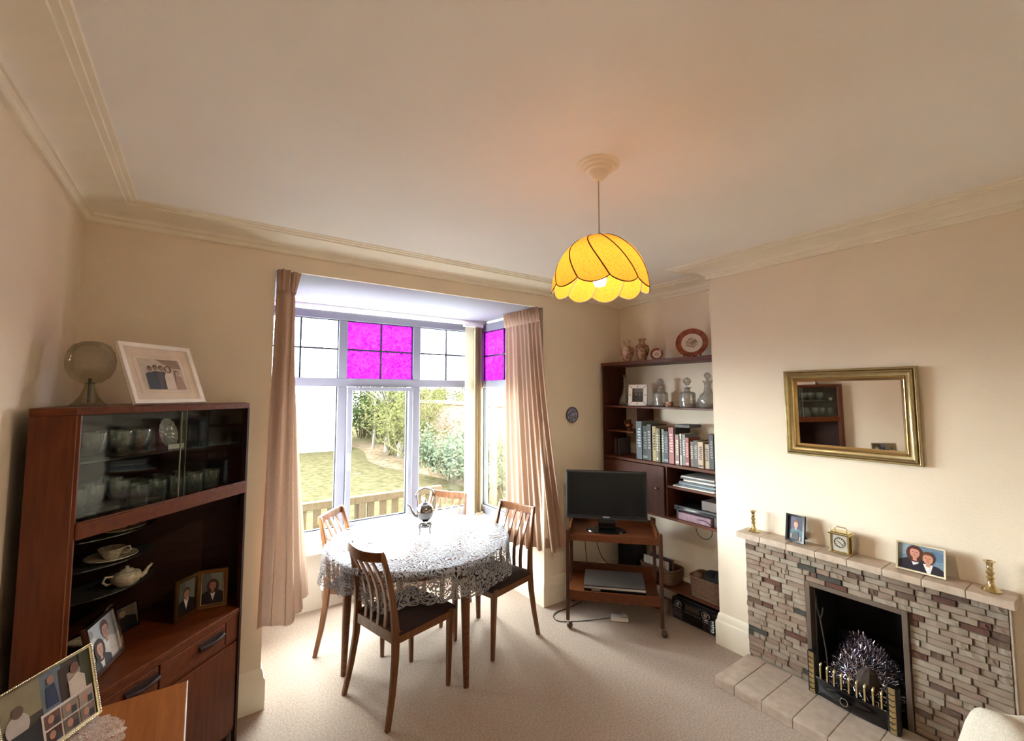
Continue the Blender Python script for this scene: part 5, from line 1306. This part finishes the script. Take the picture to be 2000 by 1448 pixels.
# ---------------------------------------------------------------- on the mantel
def candlestick(label, y):
    t = thing('candlestick', label, 'candlestick', (2.705, y, 0.7805))
    q = MB(); q.lathe([(0.0001, 0), (0.030, 0), (0.031, 0.004), (0.024, 0.010), (0.014, 0.022), (0.009, 0.038), (0.012, 0.042), (0.009, 0.046)], 20); q.build('base', BRASS, t, smooth=40)
    q = MB(); q.lathe([(0.009, 0.046), (0.014, 0.054), (0.008, 0.062), (0.012, 0.070), (0.015, 0.076), (0.008, 0.084), (0.011, 0.092), (0.009, 0.100)], 20); q.build('stem', BRASS, t, smooth=40)
    q = MB(); q.lathe([(0.009, 0.100), (0.011, 0.108), (0.012, 0.116), (0.019, 0.119), (0.019, 0.122), (0.009, 0.122), (0.008, 0.105), (0.0001, 0.105)], 20); q.build('candle_cup', BRASS, t, smooth=40)
candlestick('brass candlestick on the mantel end nearest the alcove', 1.368)
candlestick('brass candlestick on the mantel beside the portrait of two children', 0.398)
kid = [((58, 52, 74), rect(0, 1, 0, 1)), ((72, 66, 92), ell(0.3, 0.6, 0.3, 0.4))] + person(0.5, 0.40, 0.34, (206, 150, 126), (96, 58, 40), (70, 104, 112), None, False, aspect=1.15) + [((66, 62, 70), [(0.3, 0), (0.32, 0.36), (0.68, 0.36), (0.72, 0)]), ((196, 160, 140), rect(0.16, 0.24, 0.06, 0.24)), ((196, 160, 140), rect(0.76, 0.84, 0.0, 0.16))]
framed('photo_frame', 'black photo frame with portrait of a small child, on the mantel', 0.098, 0.145, 0.011, mat('black_frame', S(18, 17, 20), 0.3), (2.702, 1.140, 0.7815), math.radians(-94), 0.16, kid)
two = [((116, 138, 158), rect(0, 1, 0, 1)), ((142, 160, 174), ell(0.15, 0.8, 0.2, 0.25)), ((92, 120, 146), ell(0.85, 0.7, 0.2, 0.2))]
two += person(0.37, 0.34, 0.46, (204, 142, 124), (78, 44, 36), (34, 32, 44), (226, 222, 222), True, 0.0, 0.68) + person(0.66, 0.20, 0.46, (206, 146, 122), (96, 66, 46), (36, 34, 46), (232, 228, 226), False, 0.0, 0.68)
framed('photo_frame', 'white and gold photo frame with portrait of two children in dark jumpers, on the mantel', 0.172, 0.125, 0.007, mat('cream_gilt_frame', S(226, 214, 184), 0.3, 0.3), (2.700, 0.618, 0.7815), math.radians(-90), 0.2, two)
ck = thing('carriage_clock', 'small brass carriage clock with folding handle on the mantel', 'clock', (2.712, 0.927, 0.7805), math.radians(-93))
q = MB(); q.box(-0.046, 0.046, -0.028, 0.028, 0, 0.010); q.build('base', BRASS, ck, bevel=0.003)
q = MB(); q.box(-0.050, 0.050, -0.032, 0.032, 0.094, 0.104); q.box(-0.042, 0.042, -0.026, 0.026, 0.104, 0.110); q.build('cornice', BRASS, ck, bevel=0.003)
for x in (-0.038, 0.038):
    for y in (-0.021, 0.021):
        q = MB(); q.tube([(x, y, 0.010), (x, y, 0.094)], 0.0042, 8); q.build('pillar', BRASS, ck, smooth=50)
q = MB(); q.box(-0.036, 0.036, -0.018, 0.022, 0.010, 0.094); q.build('body', GILT, ck)
q = MB(); q.box(-0.034, 0.034, -0.0195, -0.018, 0.012, 0.092); q.build('dial_plate', mat('dial_plate', S(186, 176, 160), 0.35, 0.3, var=0.1, vscale=60), ck)
q = MB(); q.lathe([(0.024, 0), (0.026, 0.001), (0.024, 0.002), (0.022, 0.001), (0.024, 0)], 28, (0, -0.0195, 0.056), Rx); q.build('chapter_ring', mat('black_ring', S(70, 62, 54), 0.4), ck)
for k in range(12):
    a = k * PI / 6; q = MB(); q.box(-0.0012, 0.0012, -0.0206, -0.0196, 0.017, 0.022, T=Matrix.Translation((0, 0, 0.056)) @ Matrix.Rotation(a, 4, 'Y')); q.build('hour_mark', BLACKP, ck)
for a, l in ((-1.0, 0.013), (2.2, 0.018)):
    q = MB(); q.box(-0.0011, 0.0011, -0.0216, -0.0208, 0, l, T=Matrix.Translation((0, 0, 0.056)) @ Matrix.Rotation(a, 4, 'Y')); q.build('clock_hand', BLACKP, ck)
q = MB(); q.tube([(-0.026, 0, 0.108), (-0.027, 0, 0.124), (-0.022, 0, 0.130), (0.022, 0, 0.130), (0.027, 0, 0.124), (0.026, 0, 0.108)], 0.003, 8); q.build('handle', BRASS, ck, smooth=60)

# ================================================================== mirror
mi = thing('wall_mirror', 'rectangular mirror in a ridged dull gold frame on the chimney breast', 'mirror', (XR - 0.003, 0.889, 1.257), -PI / 2, None, 0.0)
W, H = 0.586, 0.472
FG = mat('dull_gold_frame', S(172, 154, 112), 0.32, 0.75, var=0.12, vscale=30)
def mould(prof_):
    b = MB(); vs = []; n_ = len(prof_)
    for ins, y in prof_:
        for x, z in ((-W / 2 + ins, ins), (W / 2 - ins, ins), (W / 2 - ins, H - ins), (-W / 2 + ins, H - ins)): vs.append((x, y, z))
    fs = []
    for l in range(n_ - 1):
        for k in range(4): fs.append((l * 4 + k, l * 4 + (k + 1) % 4, l * 4 + 4 + (k + 1) % 4, l * 4 + 4 + k))
    b.add(vs, fs); return b
def arc(i0, i1, y, h, n_=5): return [(i0 + (i1 - i0) * k / n_, y - h * math.sin(PI * k / n_)) for k in range(n_ + 1)]
mould([(0, 0), (0, -0.020)] + arc(0.001, 0.012, -0.022, 0.006) + [(0.014, -0.020)]).build('outer_bead', FG, mi, smooth=45)
mould([(0.014, -0.020), (0.016, -0.030), (0.022, -0.034)] + [(0.024 + 0.018 * k / 5, -0.030 + 0.010 * math.sin(PI / 2 * k / 5)) for k in range(6)]).build('cove', FG, mi, smooth=45)
mould([(0.042, -0.020)] + arc(0.043, 0.052, -0.020, 0.007) + [(0.053, -0.014), (0.064, -0.010), (0.064, -0.004)]).build('inner_bead', mat('bright_gilt_bead', S(196, 170, 118), 0.2, 0.95), mi, smooth=45)
MIR = mat('mirror_silver', (0.80, 0.78, 0.75), 0.02, 1.0, var=0.01)
q = MB(); q.box(-W / 2 + 0.060, W / 2 - 0.060, -0.007, -0.004, 0.060, H - 0.060); q.build('mirror_glass', MIR, mi)
q = MB(); q.box(-W / 2 + 0.004, W / 2 - 0.004, -0.004, 0.0, 0.004, H - 0.004); q.build('backboard', SHELFV, mi)
mi.rotation_euler = (0.024, 0, -PI / 2)

# ================================================================== armchair under a cream throw
AU = Vector((0.69, -0.7238, 0)); AN = Vector((-0.7238, -0.69, 0)); A0 = Vector((1.928, 0.352, 0))
AT = Matrix(((AU.x, AN.x, 0, A0.x), (AU.y, AN.y, 0, A0.y), (0, 0, 1, 0), (0, 0, 0, 1)))
ac = thing('armchair', 'upholstered armchair under a cream throw, facing away from the fireplace', 'armchair')
UPH = mat('brown_upholstery', S(120, 96, 76), 0.9, var=0.1, vscale=90)
def cush(name, x0, x1, y0, y1, z0, z1, r=0.03, m=UPH, parent=ac):
    b = MB(); b.box(x0, x1, y0, y1, z0, z1, T=AT); return b.build(name, m, parent, bevel=r)
cush('backrest', 0.015, 0.70, 0.02, 0.15, 0.20, 0.636, 0.04); cush('seat', 0.10, 0.615, 0.155, 0.70, 0.20, 0.42, 0.04)
cush('arm', 0.0, 0.098, 0.155, 0.72, 0.16, 0.56, 0.035); cush('arm', 0.617, 0.715, 0.155, 0.72, 0.16, 0.56, 0.035)
for x in (0.05, 0.66):
    for y in (0.06, 0.68):
        b = MB(); b.tube([AT @ Vector((x, y, 0.0)), AT @ Vector((x, y, 0.20))], [0.014, 0.022], 10); b.build('leg', TABLEW, ac)
THR = cloth_thin('cream_fleece', S(206, 196, 180), 0.1, None, 0.5, 220)
def throw(u, v):
    # v runs up the back, over the top and down the front; u along the chair back with a rounded fall at the end
    s = v
    if s < 0.45: y, z = -0.012, 0.18 + (0.635 - 0.18) * s / 0.45
    elif s < 0.6:
        t = (s - 0.45) / 0.15; y = -0.012 + 0.19 * t; z = 0.635 + 0.022 * math.sin(PI * t)
    else:
        t = (s - 0.6) / 0.4; y = 0.178 - 0.004 * t; z = 0.635 - 0.20 * t
    x = -0.04 + 0.80 * u
    fall = max(0.0, 0.10 - u) / 0.10
    z -= 0.16 * fall ** 2.2
    wr = 0.010 * math.sin(14 * u + 6 * v) + 0.007 * math.sin(31 * u - 9 * v)
    if s < 0.45: y += -abs(wr) * 0.9
    elif s < 0.6: z += abs(wr) * 0.9
    else: y += abs(wr) * 0.9 
    return AT @ Vector((x, y, z))
b = MB(); b.grid(throw, 60, 40)
tag(b.build('fleece_throw', THR, smooth=70, fix=False), 'cream fleece throw draped over the armchair back before the fireplace', 'throw')
# ================================================================== the garden outside the bay
GZ = -0.30
LAWN = mat('mossy_lawn', S(29, 27, 16), 0.95, col2=S(48, 43, 30), vscale=7, bump=1.0, bscale=14, detail=8, spec=0.0)
q = MB(); q.box(-14, 14, 4.15, 34, GZ - 0.1, GZ); q.box(-14, 14, 3.75, 4.15, GZ - 0.1, GZ + 0.001)
gr = struct(q.build('floor_garden', LAWN))
# weathered garden bench below the window, its back towards the house
bn = thing('garden_bench', 'weathered wooden garden bench on the lawn outside the bay window', 'bench', (0, 0, GZ))
BW_ = wood('weathered_bench_wood', S(38, 29, 16), S(54, 42, 26), 0.9, 'z', 0.0)
BW_.node_tree.nodes['Principled BSDF'].inputs['Specular IOR Level'].default_value = 0.1
bx0, bx1, by = 0.42, 2.22, 4.60; bh = 0.87
for x in (bx0, (bx0 + bx1) / 2, bx1 - 0.07):
    q = MB(); q.box(x, x + 0.07, by - 0.035, by + 0.035, 0, bh - 0.05); q.build('back_post', BW_, bn, bevel=0.004)
q = MB(); q.box(bx0 - 0.01, bx1 + 0.01, by - 0.04, by + 0.04, bh - 0.07, bh); q.build('top_rail', BW_, bn, bevel=0.006)
q = MB(); q.box(bx0, bx1, by - 0.03, by + 0.03, 0.40, 0.46); q.build('bottom_rail', BW_, bn, bevel=0.004)
n = 13
for k in range(n):
    x = bx0 + 0.10 + (bx1 - bx0 - 0.27) * k / (n - 1)
    q = MB(); q.box(x, x + 0.07, by - 0.012, by + 0.012, 0.46, bh - 0.07); q.build('slat', BW_, bn, bevel=0.003)
for k in range(5):
    q = MB(); y = by + 0.06 + k * 0.095; q.box(bx0, bx1, y, y + 0.08, 0.40, 0.425); q.build('seat_board', BW_, bn, bevel=0.003)
for x in (bx0, bx1 - 0.07):
    q = MB(); q.box(x, x + 0.07, by + 0.47, by + 0.54, 0, 0.62); q.build('front_leg', BW_, bn, bevel=0.004)
    q = MB(); q.box(x - 0.01, x + 0.08, by - 0.02, by + 0.56, 0.62, 0.65); q.build('armrest', BW_, bn, bevel=0.004)
    q = MB(); q.box(x + 0.01, x + 0.06, by + 0.03, by + 0.48, 0.36, 0.41); q.build('seat_rail', BW_, bn)
# white ribbed garage wall
gm = mat('white_ribbed_sheet', S(206, 210, 212), 0.6, var=0.03)
ga = thing('garage', 'white ribbed metal garage at the end of the lawn', 'garage', (0, 0, GZ))
x0, x1, y0 = -2.2, 3.72, 15.6
q = MB(); N = int((x1 - x0) / 0.05)
q.grid(lambda u, v: (x0 + (x1 - x0) * u, y0 - (0.035 if int(u * N + 0.001) % 4 < 2 else 0.0), 0.12 + 3.1 * v), N, 1); q.build('ribbed_wall', gm, ga, fix=False)
q = MB(); q.box(x0, x1, y0 + 0.02, y0 + 2.5, 0, 3.2); q.build('body', gm, ga)
q = MB(); q.box(x0, x1, y0 - 0.03, y0 + 0.02, 0, 0.12); q.build('base_strip', mat('shed_base', S(120, 118, 112), 0.8), ga)
q = MB(); q.box(x0 - 0.2, x1 + 0.1, y0 - 0.25, y0 + 2.7, 3.2, 3.3); q.build('roof', mat('grey_roof_sheet', S(130, 134, 138), 0.7), ga)
q = MB(); q.box(x1 + 0.16, x1 + 0.42, 15.3, 15.5, 0, 3.2)
po = tag(q.build('white_post', gm, bevel=0.02), 'tall white post standing beside the ribbed garage', 'post'); po.location = (0, 0, GZ)
q = MB(); q.grid(lambda u, v: (4.15 + 1.3 * v + 0.3 * math.sin(9 * u), 17.2 - 9.8 * u, GZ + 0.004 + 0.12 * math.sin(PI * v) * (0.7 + 0.3 * math.sin(25 * u))), 60, 8)
tag(q.build('flower_bed', mat('bed_soil', S(36, 29, 22), 0.95, col2=S(66, 56, 44), vscale=9, bump=1.0, bscale=20, spec=0.0), smooth=60, fix=False), 'bare earth flower bed along the edge of the lawn', 'flower bed')
# brick boundary wall
def brickmat():
    m = bpy.data.materials.new('garden_brick'); m.use_nodes = True; nt = m.node_tree; b = nt.nodes['Principled BSDF']; b.inputs['Roughness'].default_value = 0.9
    tc = nt.nodes.new('ShaderNodeTexCoord'); mp = nt.nodes.new('ShaderNodeMapping'); mp.inputs['Rotation'].default_value = (PI / 2, 0, PI / 2)
    br = nt.nodes.new('ShaderNodeTexBrick'); br.inputs['Scale'].default_value = 1.0; br.inputs['Brick Width'].default_value = 0.23; br.inputs['Row Height'].default_value = 0.075; br.inputs['Mortar Size'].default_value = 0.008
    br.inputs['Color1'].default_value = (*S(92, 48, 34), 1); br.inputs['Color2'].default_value = (*S(74, 42, 32), 1); br.inputs['Mortar'].default_value = (*S(80, 70, 60), 1)
    cx = nt.nodes.new('ShaderNodeSeparateXYZ'); cb = nt.nodes.new('ShaderNodeCombineXYZ')
    nt.links.new(tc.outputs['Object'], cx.inputs[0]); nt.links.new(cx.outputs['Y'], cb.inputs['X']); nt.links.new(cx.outputs['Z'], cb.inputs['Y']); nt.links.new(cb.outputs[0], br.inputs['Vector'])
    nt.links.new(br.outputs['Color'], b.inputs['Base Color']); return m
bw = thing('garden_wall', 'red brick garden wall with pale coping beyond the shrubs', 'wall', (0, 0, GZ))
q = MB(); q.box(6.40, 6.63, 4.4, 18.0, 0, 1.56); q.build('brickwork', brickmat(), bw)
COP = mat('pale_coping', S(96, 90, 80), 0.9, var=0.15)
for k in range(23):
    q = MB(); y = 4.4 + k * 0.59; q.box(6.34, 6.69, y + .005, y + 0.585, 1.56, 1.66); q.build('coping_stone', COP, bw, bevel=0.01)
# neighbour's house beyond the wall
nh = thing('neighbour_house', 'white neighbouring house with grey roof and blue door beyond the brick wall', 'house', (0, 0, GZ))
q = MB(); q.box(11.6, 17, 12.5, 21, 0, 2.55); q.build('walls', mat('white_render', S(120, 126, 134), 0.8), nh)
q = MB(); q.prism([(11.3, 2.55), (17.3, 2.55), (14.3, 4.2)], 12.3, 21.2, lambda a, b, h: (a, h, b)); q.build('roof', mat('slate_grey_roof', S(48, 54, 58), 0.8, var=0.2, vscale=6), nh)
q = MB(); q.box(11.55, 11.6, 16.6, 17.9, 0, 2.2); q.build('door', mat('blue_door', S(30, 52, 100), 0.5), nh)
q = MB(); q.box(11.56, 11.6, 18.7, 20.4, 1.55, 2.3); q.build('window', mat('dark_window', S(58, 66, 72), 0.2), nh)

# ------------------------------------------------------------------ trees and shrubs
BARK = mat('grey_brown_bark', S(38, 33, 28), 0.9, col2=S(62, 56, 46), vscale=12, stretch=(3, 3, 0.6), bump=0.6, bscale=20)
STEM = mat('pale_olive_stems', S(44, 40, 26), 0.9, col2=S(74, 68, 48), vscale=6, spec=0.0)
LEAFS = [cloth_thin('leaf_dark', S(26, 33, 17), 0.25, None, 0.2, 20), cloth_thin('leaf_olive', S(50, 50, 28), 0.25, None, 0.2, 20), cloth_thin('leaf_pale', S(52, 57, 44), 0.25, None, 0.2, 20)]
def shrub(name, label, cat, base, height, width, stems, leaves, lm, seed, upright=0.7, trunk=None, lsize=0.05, group=None, low=0.0):
    r = random.Random(seed)
    t = thing(name, label, cat, (base[0], base[1], GZ), 0, group)
    b = MB(); tips = []
    def grow(p, d, L, rad, lev):
        pts = [p]; q_ = p.copy(); dd = d.copy()
        for k in range(4):
            dd = (dd + Vector((r.gauss(0, 0.16), r.gauss(0, 0.16), r.gauss(0.03, 0.08)))).normalized(); q_ = q_ + dd * L / 4; pts.append(q_.copy())
        b.tube(pts, [rad * (1 - 0.13 * k) for k in range(5)], 5 if lev < 2 else 4, cap=False)
        tips.extend(pts[2:])
        if lev < 3:
            for k in range(r.choice((2, 3))):
                s = pts[r.choice((2, 3, 4))]
                nd = (dd + Vector((r.gauss(0, 0.55), r.gauss(0, 0.55), r.gauss(0.15, 0.3)))).normalized(); grow(s, nd, L * r.uniform(0.55, 0.8), rad * 0.55, lev + 1)
    if trunk:
        P0 = Vector((0, 0, 0)); T1 = Vector((r.gauss(0, 0.1), r.gauss(0, 0.1), trunk[0])); b.tube([P0, P0.lerp(T1, 0.5) + Vector((0.04, 0.03, 0)), T1], [trunk[1], trunk[1] * 0.85, trunk[1] * 0.7], 9)
        for k in range(stems): grow(T1, Vector((r.gauss(0, 0.6), r.gauss(0, 0.6), upright)).normalized(), height * 0.4, trunk[1] * 0.45, 1)
    else:
        for k in range(stems):
            p = Vector((r.uniform(-0.35, 0.35) * width, r.uniform(-0.35, 0.35) * width, 0))
            grow(p, Vector((r.gauss(0, 0.3), r.gauss(0, 0.3), upright)).normalized(), height * r.uniform(0.35, 0.5), 0.018 + 0.004 * height, 1)
    b.build('branches', BARK if trunk else STEM, t, smooth=60, fix=False)
    if leaves:
        q = MB()
        for k in range(leaves):
            p = r.choice(tips) + Vector((r.gauss(0, 0.12), r.gauss(0, 0.12), r.gauss(0, 0.12)))
            if p.z < low: p.z = low + abs(r.gauss(0, 0.2))
            a = Vector((r.gauss(0, 1), r.gauss(0, 1), r.gauss(0, 1))).normalized(); c_ = a.orthogonal().normalized() * lsize * 0.45; a = a * lsize
            q.add([p - a, p + c_, p + a, p - c_], [(0, 1, 2, 3)])
        fo = q.build('foliage', LEAFS[lm], t, fix=False); fo['kind'] = 'stuff'
    return t
# dense bank of shrubs behind the bed
bank = [((6.0, 18.9), 3.4, 1.6, 12, 5200, 0, 'tall dark evergreen shrub beside the white post at the garden end'),
        ((8.2, 18.6), 3.4, 1.8, 14, 4200, 1, 'tall twiggy shrub next to the dark evergreen'),
        ((5.5, 16.4), 2.9, 1.4, 12, 3000, 0, 'green leafy shrub before the tall twiggy ones'),
        ((8.4, 15.8), 3.4, 1.8, 16, 3600, 1, 'broad olive shrub with crowded bare stems'),
        ((4.85, 13.2), 2.8, 1.1, 15, 2600, 1, 'yellowish bare stemmed shrub at the middle of the flower bed'),
        ((4.7, 10.9), 2.4, 0.9, 14, 2000, 1, 'bushy bare stemmed shrub against the brick wall'),
        ((4.75, 9.0), 1.35, 1.2, 12, 3000, 2, 'low pale leaved bush at the near end of the flower bed'),
        ((4.75, 7.6), 1.25, 1.0, 12, 2600, 2, 'low silvery bush at the foot of the brick wall'),
        ((4.75, 6.4), 1.2, 1.0, 12, 2200, 2, 'low grey green bush seen through the side window')]
for i, (p, h, w_2, st_, lv, lm, lb) in enumerate(bank):
    shrub('garden_shrub', lb, 'shrub', p, h, w_2, st_, lv, lm, 40 + i, lsize=0.06 if lm == 0 else 0.05, low=0.2)
shrub('bare_tree', 'bare grey barked tree in the flower bed before the shrubs', 'tree', (4.75, 13.6), 3.4, 1.0, 5, 300, 1, 90, trunk=(1.5, 0.11), low=1.2)
shrub('bare_tree', 'slim bare sapling in the flower bed near the white post', 'tree', (4.75, 15.0), 2.6, 0.8, 4, 150, 1, 91, trunk=(1.7, 0.045), low=1.4)
q = MB(); q.lathe([(0.0001, 0), (0.10, 0), (0.085, 0.45), (0.06, 0.5), (0.0001, 0.5)], 12)
o = tag(q.build('tree_stump', BARK, smooth=50), 'short dark tree stump in the flower bed', 'stump'); o.location = (4.72, 12.4, GZ)
q = MB(); q.tube([(0, 0, 0), (0, 0, 1.5)], 0.045, 8)
o = tag(q.build('blue_post', mat('pale_blue_paint', S(84, 118, 134), 0.6), smooth=50), 'pale blue post between the bushes and the brick wall', 'post'); o.location = (5.05, 8.6, GZ)
# trellis fence at the end of the garden
fe = thing('trellis_fence', 'wooden fence panel beside the brick wall at the garden end', 'fence', (0, 0, GZ))
for k in range(26):
    q = MB(); x = 5.6 + k * 0.16; q.box(x, x + 0.145, 19.6, 19.62, 0, 2.1); q.build('board', BW_, fe)
for z in (0.4, 1.1, 1.8):
    q = MB(); q.box(5.6, 9.8, 19.62, 19.67, z, z + 0.08); q.build('rail', BW_, fe)
